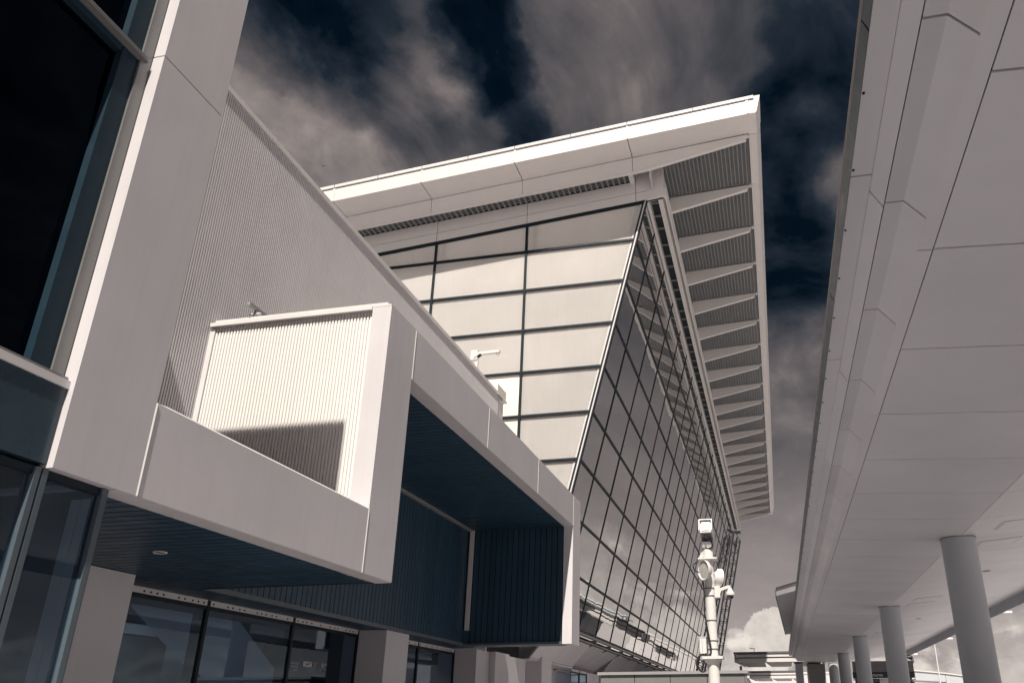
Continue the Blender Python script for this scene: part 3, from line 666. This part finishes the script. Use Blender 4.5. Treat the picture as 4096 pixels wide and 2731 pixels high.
ef = mesh('edge_fascia', MB().prism([(1.062, 0.02, 1.66), (1.10, 0.02, 1.66), (1.31, 0.02, 2.55), (1.26, 0.02, 2.67), (1.062, 0.02, 2.60)], (0, PITCH-0.04, 0)), 'panel2')
for i in range(0, 20):
    y = YB0+i*PITCH
    if i > 0:
        b = place('cantilever_beam', bm, (0, y, 27), hall); place('beam_flange', fl, (0, y, 27), b)
    g_ = place('soffit_grille', gmesh, (0, y, 27), hall); place('grille_backing', gb_, (0, y, 27), g_); place('grille_crossbars', gxm, (0, y, 27), g_)
    place('edge_soffit_panel', ep, (0, y, 27), hall); place('edge_fascia', ef, (0, y+0.4, 27), hall)
    box('edge_bracket', 0.56, 0.68, y-0.02, y+0.12, 28.50, 28.66, 'panel2', hall)
y = YB0+20*PITCH
b = place('cantilever_beam', bm, (0, y, 27), hall); place('beam_flange', fl, (0, y, 27), b)
box('edge_soffit_panel', 0.69, 1.06, YR, YB0-0.02, 28.64, 28.69, 'panel2', hall)
obj('edge_fascia', MB().prism([(1.062, YR-0.02, 28.66), (1.10, YR-0.02, 28.66), (1.34, YR-0.02, 29.66), (1.03, YR-0.02, 29.64)], (0, 1.92, 0)), 'panel2', hall)
box('roof_end', -4.0, 1.0, y+0.1, y+0.7, 28.5, 29.4, 'panel2', hall)
# --- edge girder along the head of the leaning facade
box('gutter_channel', -4.62, -4.20, YF+0.2, 115.4, 26.62, 26.70, 'frame', hall)
box('gutter_side', -4.78, -4.60, YF+0.2, 115.4, 26.46, 26.75, 'dimtrim', hall)
box('head_rail', -4.80, -4.66, YF+0.2, 115.4, 26.40, 26.455, 'trim', hall)
box('girder_web', -4.16, -3.90, YF+0.2, 115.4, 26.72, 28.3, 'panel2', hall)
box('girder_web', -4.75, -4.17, YF+0.2, 115.4, 26.76, 28.2, 'frame', hall)
g1 = mesh('girder_strip', MB().box(-0.12, 0.12, 0.012, PITCH-0.012, 0, 0.18), 'panel2')
g2 = mesh('girder_edge', MB().box(-0.04, 0.04, 0.012, PITCH-0.012, 0, 0.95), 'panel2')
g3 = mesh('gutter_bracket', MB().box(-0.20, 0.18, 0, 0.12, 0, 0.10), 'greyframe')
for i in range(20):
    y = YF+0.1+i*PITCH
    place('girder_strip', g1, (-4.08, y, 26.50), hall); place('girder_edge', g2, (-3.80, y, 26.55), hall)
    for q in (0.3, 1.5, 2.7): place('gutter_bracket', g3, (-4.40, y+q, 26.53), hall)

box('girder_end', -4.75, -3.86, YF-0.10, YF+0.19, 26.98, 28.34, 'panel2', hall)
box('girder_side', -4.44, -4.42, 32.77, YF-0.13, 27.0, 28.3, 'panel2', hall)
# lattice truss at the far end of the facade
mast = thing('lattice_truss', 'dark steel lattice truss leaning beside the far end of the glass facade', 'truss', (-8.5, 116.8, 6))
yt = 116.9
def tp(z, off): return (-4.72+0.2245*(z-26.8)+off, yt, z)
for off, z0, z1, yy in ((0, 5.5, 26.9, 0), (1.12, 5.0, 25.3, 0), (0.5, 5.2, 26.2, 1.1)):
    a = Vector(tp(z0, off)); b_ = Vector(tp(z1, off)); a.y += yy; b_.y += yy
    obj('chord', MB().bar(a, b_, 0.22, 0.22, (0, 1, 0)), 'steel', mast)
zs_ = [5.6+i*1.62 for i in range(13)]
for i, z in enumerate(zs_):
    for dz in (0, 0.22): obj('strut', MB().bar(tp(z+dz, 0.05), tp(z+dz, 1.1), 0.10, 0.10, (0, 1, 0)), 'steel', mast)
    if i < 12:
        obj('diagonal', MB().bar(tp(z+1.6, 0.05), tp(z+0.25, 1.1), 0.10, 0.10, (0, 1, 0)), 'steel', mast)
        p = Vector(tp(z+1.4, 0.5)); p.y += 1.1; obj('diagonal', MB().bar(tp(z, 0.0), p, 0.05, 0.05, (0, 1, 0)), 'steel', mast)
obj('diagonal', MB().bar(tp(26.7, 0.1), tp(25.3, 1.1), 0.09, 0.09, (0, 1, 0)), 'steel', mast)
obj('floodlight', MB().box(tp(26.9, 0)[0]+0.1, tp(26.9, 0)[0]+0.9, yt-0.2, yt+0.3, 26.3, 26.7), 'steel', mast)
obj('floodlight', MB().box(tp(24.6, 0.3)[0], tp(24.6, 0.3)[0]+0.5, yt-0.2, yt+0.3, 24.3, 24.9), 'steel', mast)

# ================================================================== RIGHT CANOPY
can = thing('drop_off_canopy', 'long white panelled canopy with stepped edge on thick round columns', 'canopy', (5.63, 40, 0))
CY0, CY1 = -12.0, 87.4
prof = [(1.193, 7.372), (1.245, 7.216), (1.474, 7.216), (1.604, 6.969), (1.809, 6.969), (2.017, 6.700), (2.185, 6.690)]
def strip(name, p, q, y0, y1, pitch, mat, th=0.03, gap=0.030, thick_up=True):
    y = y0
    while y < y1-0.05:
        b = min(y+pitch, y1)
        mb = MB().prism([(p[0], y+gap/2, p[1]), (q[0], y+gap/2, q[1]), (q[0]+0.004, y+gap/2, q[1]+th), (p[0]+0.004, y+gap/2, p[1]+th)], (0, b-y-gap, 0))
        obj(name, mb, mat, can); y = b
strip('edge_gutter', (1.193, 7.372), (1.243, 7.222), 5.64-5.06*4, CY1, 5.06, 'darktrim')
strip('edge_soffit', prof[1], prof[2], 7.73-5.06*4, CY1, 5.06, 'canopy')
strip('edge_slope', (prof[2][0]+0.004, prof[2][1]-0.002), (prof[3][0]-0.004, prof[3][1]+0.008), 8.04-5.24*4, CY1, 5.24, 'canopy')
strip('cove_soffit', (prof[3][0]+0.006, prof[3][1]), prof[4], 5.34-2.615*7, CY1, 2.615, 'canopy')
strip('cove_slope', prof[4], prof[5], 5.34-2.615*7, CY1, 2.615, 'canopy')
strip('border_panel', prof[5], (prof[6][0], prof[6][1]), 8.62-5.69*4, CY1, 5.69, 'canopy')
XV, ZV = 5.63, 6.5
strip('ceiling_panel', (2.20, 6.689), (XV-0.008, ZV), 5.77-2.83*7, CY1, 2.83, 'canopy', gap=0.036)
XR = 11.75; ZR = ZV+0.09*(XR-XV)
y = 5.77-2.83*7
while y < CY1:
    b = min(y+2.83, CY1)
    mb = MB().prism([(XV+0.008, y+0.016, ZV), (XR, y+0.016, ZR), (XR, y+0.016, ZR+0.03), (XV+0.008, y+0.016, ZV+0.03)], (0, b-y-0.032, 0)); obj('ceiling_panel', mb, 'canopy', can); y = b
ceil_dark = MB().prism([(1.24, CY0, 7.41), (1.26, CY0, 7.30), (1.52, CY0, 7.27), (1.64, CY0, 7.02), (1.83, CY0, 7.01), (2.03, CY0, 6.75), (2.2, CY0, 6.735), (XV, CY0, ZV+0.045), (XR-0.02, CY0, ZR+0.045), (XR-0.02, CY0, 7.8), (5.6, CY0, 7.6), (1.26, CY0, 7.45)], (0, CY1-CY0-0.02, 0))
obj('canopy_core', ceil_dark, 'seam', can)
obj('roof_sheet', MB().prism([(1.19, CY0, 7.452), (5.6, CY0, 7.605), (XR+0.1, CY0, 7.805), (XR+0.1, CY0, 7.86), (5.6, CY0, 7.66), (1.19, CY0, 7.50)], (0, CY1-CY0, 0)), 'roofing', can)
# perforated valance on the far side
y = CY0; 
val = mesh('valance', MB().box(-0.03, 0.03, 0.01, 4.96, 0, 0.52), 'column')
while y < CY1-4: place('valance', val, (XR+0.04, y, ZR-0.53), can); y += 4.97
# edge screws
sc = mesh('screw', MB().cyl((0, 0, 0), (0, 0, -0.012), 0.014, n=8), 'frame')
for i in range(46): place('screw', sc, (1.262, 5.2+i*1.2, 7.213), can)
# columns
YC = [25.35, 42.0, 58.15, 74.2, 88.9, 8.7, -8.0]
colm = mesh('column', MB().lathe((0, 0, 0.13), (0, 0, 1), [(0, 0.495), (6.37, 0.495)], 48), 'column')
colc = mesh('collar', MB().lathe((0, 0, 0), (0, 0, 1), [(0, 0.502), (0.012, 0.515), (0.05, 0.515)], 48), 'dimtrim')
for y in YC[:5]+[YC[6]]:
    c_ = place('column', colm, (5.63, y, 0), can); place('collar', colc, (5.63, y, ZV-0.03), c_)
# recessed ceiling lights and downlights in the right-hand slope
def rz(x): return ZV+0.09*(x-XV)
for yc in (23.5, 26.3, 39.6, 41.6, 56.2, 58.6, 72.4):
    f_ = obj('ceiling_light', MB().prism([(6.5, yc, rz(6.5)-0.012), (7.75, yc, rz(7.75)-0.012), (7.75, yc, rz(7.75)-0.002), (6.5, yc, rz(6.5)-0.002)], (0, 1.1, 0)), 'trim', can)
    obj('diffuser', MB().prism([(6.58, yc+0.08, rz(6.58)-0.02), (7.67, yc+0.08, rz(7.67)-0.02), (7.67, yc+0.08, rz(7.67)-0.013), (6.58, yc+0.08, rz(6.58)-0.013)], (0, 0.94, 0)), 'canopy', f_)
for x, y in ((8.18, 49.8), (8.2, 33.2), (8.2, 66.0)):
    obj('downlight', MB().lathe((x, y, rz(x)), (0, 0, 1), [(-0.02, 0.0), (-0.02, 0.14), (-0.004, 0.17)], 20), 'dimtrim', can)
# upper roof wing beside the canopy edge
wg = thing('canopy_roof_wing', 'small tilted grey roof plate sticking out above the canopy edge', 'roof plate', (1.2, 58, 7.9))
obj('plate', MB().prism([(0.30, 47.9, 8.0), (2.6, 43.6, 8.0), (2.6, 72.0, 8.0), (0.88, 72.3, 8.0)], (0, 0, 0.12)), 'column', wg)
obj('front_edge', MB().prism([(0.25, 47.84, 7.99), (2.6, 43.5, 7.99), (2.6, 43.5, 8.32), (0.25, 47.84, 8.32)], (0.01, 0.06, 0)), 'panel', wg)
obj('front_gutter', MB().prism([(0.25, 47.78, 8.34), (2.6, 43.44, 8.34), (2.6, 43.44, 8.46), (0.25, 47.78, 8.46)], (0.03, 0.16, 0)), 'steel', wg)
obj('side_edge', MB().prism([(0.18, 47.8, 7.97), (0.84, 72.4, 7.97), (0.84, 72.4, 8.36), (0.18, 47.8, 8.36)], (0.06, -0.01, 0)), 'steel', wg)

# far cross canopies
def far_canopy(y0, xl, xr, zt, label):
    t = thing('far_canopy', label, 'canopy', (xl+2, y0, 0), 'cross canopies at the far end')
    box('gutter', xl, xr, y0, y0+0.35, zt-0.22, zt, 'steel', t)
    box('fascia', xl+0.25, xr, y0+0.07, y0+0.5, zt-0.52, zt-0.26, 'panel2', t)
    box('fascia', xl+0.5, xr, y0+0.14, y0+0.8, zt-1.02, zt-0.66, 'panel2', t)
    box('soffit_step', xl+0.3, xr, y0+0.30, y0+0.62, zt-0.658, zt-0.522, 'dimtrim', t)
    box('soffit_step', xl+0.3, xr, y0+0.36, y0+0.62, zt-0.258, zt-0.2, 'dimtrim', t)
    for i, (a, b) in enumerate(((0.5, 3.2), (3.2, 6.0), (6.0, 9.0), (9.0, 12))):
        if xl+a > xr: continue
        obj('soffit_panel', MB().prism([(xl+a+0.01, y0+0.8, zt-1.02), (min(xl+b, xr)-0.01, y0+0.8, zt-1.02), (min(xl+b, xr)-0.01, y0+9, zt-1.06), (xl+a+0.6, y0+9, zt-1.06)], (0, 0, 0.04)), 'dimtrim', t)
    obj('roof', MB().prism([(xl+0.3, y0+0.5, zt-0.2), (xr, y0+0.5, zt-0.2), (xr, y0+9, zt-0.2), (xl+0.9, y0+9, zt-0.2)], (0, 0, 0.1)), 'roofing', t)
    obj('side_edge', MB().prism([(xl+0.06, y0+0.2, zt-1.0), (xl+0.8, y0+9, zt-1.05), (xl+0.8, y0+9, zt-0.2), (xl+0.06, y0+0.2, zt-0.2)], (0.05, 0, 0)), 'steel', t)
    return t
t = far_canopy(88.0, -4.46, 5.0, 7.72, 'nearer of two far cross canopies with sunlit stepped fascia')
box('support_wall', 1.9, 2.6, 90, 96, 0.14, 6.6, 'column', t); box('support_wall', 3.2, 4.9, 91, 97, 0.14, 6.6, 'dimtrim', t)
far_canopy(120.0, -4.1, 3.0, 7.36, 'second far cross canopy, smaller and lower, behind the first')
lp = thing('roof_antenna', 'small pale antenna fitting on top of the nearer far cross canopy', 'antenna', (-2.3, 88.3, 7.72))
obj('stem', MB().cyl((-2.3, 88.3, 7.72), (-2.3, 88.3, 8.02), 0.03, n=8), 'trim', lp); obj('head', MB().bar((-2.75, 88.3, 8.12), (-2.2, 88.3, 8.03), 0.12, 0.07), 'trim', lp)
# white block beyond (pale building at the end of the road)
eb = thing('end_building', 'low pale plain building at the far end of the road', 'building', (-1.5, 150, 0))
box('wall', -9, 9, 150, 156, 0, 8.2, 'panel', eb); box('roof_edge', -9.1, 9.1, 149.9, 156.1, 8.2, 8.5, 'trim', eb)
for i in range(5): box('pilaster', -8+i*3.6, -7.6+i*3.6, 149.85, 149.99, 0, 8.1, 'trim', eb)

# ================================================================== KIOSK
kk = thing('roadside_kiosk', 'low grey panelled kiosk with flat cap in front of the glass facade', 'kiosk', (-3.5, 31, 0))
KX = [-6.4, -5.13, -3.83, -2.5, -1.17]
for a, b in zip(KX, KX[1:]): box('wall_panel', a+0.012, b-0.012, 30.0, 30.08, 0.1, 2.95, 'signgrey', kk)
box('core', -6.4, -1.2, 30.1, 31.9, 0.1, 2.95, 'frame', kk)
box('roof_cap', -6.5, -1.05, 29.92, 32.0, 2.965, 3.065, 'dimtrim', kk)
box('corner_post', -1.165, -1.09, 29.99, 30.1, 0.1, 2.96, 'greyframe', kk)
obj('curved_glass', MB().lathe((-1.35, 30.4, 0.1), (0, 0, 1), [(0, 0.40), (2.55, 0.40), (2.72, 0.30), (2.74, 0.0)], 24), 'sideglass', kk)
box('roof_post', -1.34, -1.25, 30.1, 30.2, 3.07, 3.22, 'frame', kk)

# ================================================================== CCTV POLE  (x,z measured at y=12, scaled to y=18)
K = 1.5; PY = 18.0
def X(x): return K*x
def Zp(z): return 1.6+K*(z-1.6)
pole = thing('camera_pole', 'white steel pole with round signal lamps and surveillance cameras', 'pole', (X(-.905), PY, 0))
px = X(-.897)
obj('lower_shaft', MB().cyl((X(-.905), PY, 0.0), (px, PY, Zp(2.33)), 0.128, 0.120, 28), 'pole', pole)
box('flange', px-.215, px+.215, PY-.215, PY+.215, Zp(2.34), Zp(2.34)+.055, 'pole', pole)
obj('gusset', MB().lathe((px, PY, Zp(2.34)-.12), (0, 0, 1), [(0, .121), (.118, .19)], 24), 'pole', pole)
obj('upper_shaft', MB().cyl((px, PY, Zp(2.34)+.055), (px, PY, Zp(3.755)), 0.114, 0.110, 28), 'pole', pole)
box('flange', px-.22, px+.20, PY-.19, PY+.19, Zp(3.755), Zp(3.755)+.035, 'pole', pole)
obj('neck', MB().lathe((px, PY, Zp(3.755)+.035), (0, 0, 1), [(0, .118), (.20, .116), (.27, .10), (.32, .06), (.33, 0)], 28), 'pole', pole)
for z in (2.47, 2.585, 2.87, 3.22, 3.33, 3.915):
    obj('strap', MB().lathe((px, PY, Zp(z)), (0, 0, 1), [(0, .117), (0, .122), (.022, .122), (.022, .117)], 24), 'steel', pole)
# camera housing on top, tilted
def tilt(mb, piv, ang, axis='X'):
    mt = Matrix.Translation(piv) @ Matrix.Rotation(ang, 4, axis) @ Matrix.Translation(-Vector(piv)); mb.v = [tuple(mt @ Vector(v)) for v in mb.v]; return mb
zt_ = Zp(4.03); pv_ = Vector((px-.01, PY, zt_)); A = R(-24)
hs = obj('camera_housing', tilt(MB().box(px-.125, px+.115, PY-.36, PY+.30, zt_+.02, zt_+.30), pv_, A), 'pole', pole)
obj('sun_shield', tilt(MB().box(px-.155, px-.135, PY-.44, PY+.25, zt_+.02, zt_+.303).box(px+.125, px+.145, PY-.44, PY+.25, zt_+.02, zt_+.303).box(px-.155, px+.145, PY-.44, PY+.25, zt_+.304, zt_+.322), pv_, A), 'pole', hs)
obj('face_plate', tilt(MB().box(px-.10, px+.09, PY-.385, PY-.362, zt_+.05, zt_+.275), pv_, A), 'trim', hs)
obj('name_plate', tilt(MB().box(px-.04, px+.03, PY-.392, PY-.386, zt_+.07, zt_+.10), pv_, A), 'dimtrim', hs)
obj('underside_plate', tilt(MB().box(px-.115, px+.105, PY-.30, PY+.26, zt_-.0, zt_+.018), pv_, A), 'steel', hs)
obj('mount_bracket', MB().prism([(px-.11, PY-.10, Zp(3.93)), (px-.11, PY+.14, Zp(3.93)), (px-.11, PY+.18, zt_+.02), (px-.11, PY-.16, zt_-.02)], (.22, 0, 0)), 'pole', hs)
# signal lamps
def lamp(c, d, r, dep, sq=1.0):
    d = Vector(d).normalized(); c = Vector(c)
    l = obj('signal_lamp', MB().lathe(c, d, [(-dep, r*.35), (-dep, r*.55), (-dep*.35, r*.93), (0, r*.97), (0.03, r*1.0), (0.03, r*.95), (0.012, r*.90), (-.02, r*.88)], 36), 'pole', pole)
    obj('lens', MB().lathe(c, d, [(.008, r*.91), (.012, r*.6), (.015, r*.3), (.016, 0.0)], 36), 'lampmesh', l)
    obj('lamp_arm', MB().bar(c-d*dep, (px+d.x*.08, PY+d.y*.08, c.z), .07, .09), 'pole', l)
lamp((X(-.94)-.02, PY-.26, Zp(3.585)), (-.80, -.60, -.08), .222, .14)
lamp((px+.20, PY+.12, Zp(3.50)), (.86, .50, -.12), .215, .14)
# dome camera on an arm
bk = box('dome_bracket', px+.105, px+.225, PY-.09, PY+.09, Zp(3.20), Zp(3.37), 'pole', pole)
obj('bracket_arm', MB().prism([(px+.22, PY-.035, Zp(3.245)), (px+.25, PY-.035, Zp(3.30)), (px+.42, PY-.035, Zp(3.335)), (px+.46, PY-.035, Zp(3.335)), (px+.46, PY-.035, Zp(3.37)), (px+.40, PY-.035, Zp(3.375)), (px+.22, PY-.035, Zp(3.335))], (0, .07, 0)), 'pole', bk)
dc = Vector((X(-.602), PY, Zp(3.25)))
dm = obj('dome_camera', MB().lathe(dc, (0, 0, 1), [(-.035, .082), (-.03, .098), (.0, .102), (.015, .102), (.03, .085), (.05, .07), (.09, .055), (.11, .045), (.135, .045)], 28), 'pole', bk)
obj('dome_glass', MB().lathe(dc+Vector((0, 0, -.035)), (0, 0, -1), [(0, .078), (.02, .077), (.045, .066), (.065, .045), (.078, .018), (.08, .0)], 24), 'domeglass', dm)
# junction box, cables
jb = box('junction_box', X(-1.08), X(-.985), PY-.07, PY+.09, Zp(2.42), Zp(2.64), 'pole', pole)
box('box_lid', X(-1.08)-.008, X(-.985)+.008, PY-.08, PY+.1, Zp(2.64)+.001, Zp(2.64)+.018, 'trim', jb)
box('box_hinge', X(-1.045)-.004, X(-1.045)+.004, PY-.075, PY-.071, Zp(2.44), Zp(2.62), 'dimtrim', jb)
def curve(pts, n=8):
    P = [Vector(p) for p in pts]; P = [P[0]]+P+[P[-1]]; out = []
    for i in range(1, len(P)-2):
        for k in range(n):
            t = k/n; a, b, c, d = P[i-1], P[i], P[i+1], P[i+2]
            out.append(0.5*((2*b)+(c-a)*t+(2*a-5*b+4*c-d)*t*t+(3*b-a-3*c+d)*t**3))
    out.append(P[-2]); return out
def zc(x, z, y=PY-.14): return (X(x), y, Zp(z))
obj('cable', MB().tube(curve([zc(-1.06, 3.74, PY), zc(-1.12, 3.68, PY-.1), zc(-1.10, 3.60, PY-.1), zc(-1.03, 3.57, PY-.1)]), .015), 'cable', pole)
obj('cable', MB().tube(curve([zc(-.985, 3.44), zc(-.975, 3.2), zc(-.985, 3.0), zc(-.96, 2.8), zc(-.93, 2.6), zc(-.915, 2.45), zc(-.95, 2.40), zc(-1.0, 2.42)]), .015), 'cable', pole)
obj('cable', MB().tube(curve([zc(-.978, 2.85), zc(-.955, 2.68), zc(-.925, 2.52), zc(-.93, 2.40), zc(-.97, 2.395)]), .015), 'cable', pole)
obj('cable', MB().tube(curve([zc(-1.0, 2.42, PY), zc(-1.08, 2.40, PY-.1), zc(-1.13, 2.32, PY-.1), zc(-1.13, 2.23, PY-.1), zc(-1.06, 2.17, PY-.1), zc(-1.0, 2.19, PY-.1)]), .015), 'cable', pole)
obj('cable', MB().tube(curve([zc(-1.02, 2.42, PY), zc(-1.10, 2.37, PY-.1), zc(-1.12, 2.27, PY-.1), zc(-1.08, 2.19, PY-.1), zc(-1.03, 2.17, PY-.1)]), .015), 'cable', pole)
obj('cable', MB().tube(curve([zc(-.93, 4.13, PY-.2), zc(-.90, 4.06, PY-.26), zc(-.83, 4.0, PY-.2), zc(-.83, 3.94, PY-.1), zc(-.90, 3.92, PY-.1), zc(-.91, 3.96, PY-.06)]), .015), 'cable', pole)
obj('rag', MB().prism([(px-.2, PY-.05, Zp(3.79)), (px-.10, PY-.08, Zp(3.80)), (px-.11, PY-.08, Zp(3.88)), (px-.15, PY-.06, Zp(3.87)), (px-.18, PY-.05, Zp(3.83))], (.01, .09, .01)), 'trim', pole)

# ================================================================== DAVIT ARMS
def davit_big():
    t = thing('davit_arm', 'pale steel davit arm with hook projecting above the corrugated wall', 'davit', (-12.5, 31, 15.1))
    box('base_plate', -12.68, -12.36, 30.9, 31.1, 16.68, 17.16, 'trim', t)
    obj('post', MB().box(-12.46, -12.34, 30.95, 31.05, 15.1, 16.7), 'trim', t)
    obj('boom', MB().prism([(-12.6, 30.92, 16.75), (-12.2, 30.92, 16.93), (-11.31, 30.92, 16.96), (-11.31, 30.92, 17.09), (-12.3, 30.92, 17.06), (-12.6, 30.92, 17.08)], (0, .16, 0)), 'trim', t)
    obj('hook', MB().tube(curve([(-11.45, 31, 16.96), (-11.46, 31, 16.87), (-11.40, 31, 16.83), (-11.34, 31, 16.87), (-11.35, 31, 16.96)]), .014), 'dimtrim', t)
    obj('gusset', MB().prism([(-12.5, 30.90, 16.72), (-12.2, 30.90, 16.93), (-12.22, 30.90, 16.96), (-12.52, 30.90, 16.76)], (0, .19, 0)), 'frame', t)
davit_big()
t = thing('davit_arm', 'small grey folded davit arm behind the sunlit corrugated wall', 'davit', (-10.5, 13.4, 9.1))
obj('boom', MB().bar((-10.5, 13.07, 9.80), (-10.5, 14.0, 9.80), .07, .075), 'dimtrim', t)
obj('post', MB().bar((-10.5, 13.30, 9.3), (-10.5, 13.36, 9.78), .07, .07, (1, 0, 0)), 'dimtrim', t)
obj('pin', MB().cyl((-10.6, 13.35, 9.68), (-10.38, 13.35, 9.68), .03, n=10), 'trim', t)
obj('handle', MB().bar((-10.5, 13.15, 9.56), (-10.5, 13.35, 9.66), .03, .03), 'dimtrim', t)

# ================================================================== SIGN, STREET LAMPS, OVERPASS (seen under the canopy)
sn = thing('departures_sign', 'navy and grey overhead departures sign between the canopy columns', 'sign', (7.8, 66, 0))
box('upper_panel', 5.60, 10.0, 66.0, 66.2, 4.58, 5.36, 'signgrey', sn)
box('title_band', 5.55, 10.0, 65.97, 66.19, 4.14, 4.578, 'navy', sn)
box('lower_panel', 5.7, 8.9, 66.3, 66.4, 3.3, 4.13, 'signgrey', sn)
box('lower_band', 5.7, 7.5, 66.26, 66.298, 3.3, 3.86, 'navy', sn)
box('white_panel', 7.47, 8.35, 66.2, 66.25, 3.2, 4.09, 'letter', sn)
RT = Matrix(((1, 0, 0), (0, 0, -1), (0, 1, 0)))
text_mesh('lettering', 'Departures', 0.30, 'letter', Matrix.Translation((6.32, 65.965, 4.27)) @ RT.to_4x4(), sn)
text_mesh('lettering', 'DO', 0.30, 'navy', Matrix.Translation((6.98, 66.295, 4.02)) @ RT.to_4x4(), sn)
obj('hanger', MB().tube(curve([(9.4, 66.1, 5.36), (9.4, 66.1, 5.66), (10.0, 66.1, 5.66), (10.05, 66.1, 5.16)]), .03), 'frame', sn)
obj('gusset', MB().prism([(9.5, 66.05, 5.62), (10.0, 66.05, 5.62), (10.0, 66.05, 5.36)], (0, .08, 0)), 'frame', sn)
for x in (6.0, 9.7): box('support_leg', x-.08, x+.08, 66.05, 66.15, 0.14, 4.14, 'frame', sn)
obj('brace', MB().bar((9.6, 66.1, 4.1), (10.6, 66.1, 3.0), .12, .12), 'signgrey', sn)

def street_lamp(y, label):
    t = thing('street_lamp', label, 'street lamp', (23.3, y, 0), 'street lamps beyond the canopy')
    obj('pole', MB().cyl((23.3, y, 0), (23.3, y, 12.0), .12, .07, 12), 'trim', t)
    obj('arm', MB().tube(curve([(23.3, y, 11.6), (23.6, y, 11.98), (24.2, y, 12.05), (25.1, y, 12.05)]), .035), 'trim', t)
    obj('head', MB().lathe((25.0, y, 12.05), (1, 0, 0), [(0, .0), (0.0, .13), (.05, .17), (.95, .17), (1.0, .12), (1.0, 0)], 14), 'trim', t)
street_lamp(97.5, 'nearest street lamp with horizontal pale head, highest in view beyond canopy')
street_lamp(131.0, 'middle street lamp of the row beyond the canopy')
street_lamp(164.5, 'farthest and smallest street lamp just above the departures sign')
op = thing('overpass_ramp', 'curved grey elevated road ramp sloping down behind the columns', 'overpass', (28, 160, 0))
OP = [(14, 9.35), (20, 9.25), (24.3, 9.09), (29.5, 8.55), (32.6, 8.1), (38, 6.9), (46, 4.6), (58, 1.0)]
for i, ((xa, za), (xb, zb)) in enumerate(zip(OP, OP[1:])):
    obj('girder', MB().prism([(xa+.03, 160, za-1.75), (xb-.03, 160, zb-1.55), (xb-.03, 160, zb-.22), (xa+.03, 160, za-.22)], (0, 7, 0)), 'column', op)
    obj('parapet', MB().prism([(xa, 159.8, za-.2), (xb, 159.8, zb-.2), (xb, 159.8, zb), (xa, 159.8, za)], (0, 7.4, 0)), 'trim', op)
for x, z in ((21, 7.4), (31, 6.5)): obj('pier', MB().cyl((x, 163, 0), (x, 163, z), .7, n=16), 'column', op)

# a bird far off in the sky
bd = MB(); c = Vector((-154.44, 218.38, 195.4))
bd.prism([c+Vector((-.75, 0, .12)), c+Vector((-.3, -.1, .0)), c+Vector((0, -.3, -.05)), c+Vector((.3, -.1, .0)), c+Vector((.75, 0, .12)), c+Vector((.3, .12, .06)), c+Vector((0, .35, .05)), c+Vector((-.3, .12, .06))], (0, 0, .09))
tag(obj('bird', bd, 'frame'), 'tiny dark bird high in the cloudy sky left of the roof', 'bird')
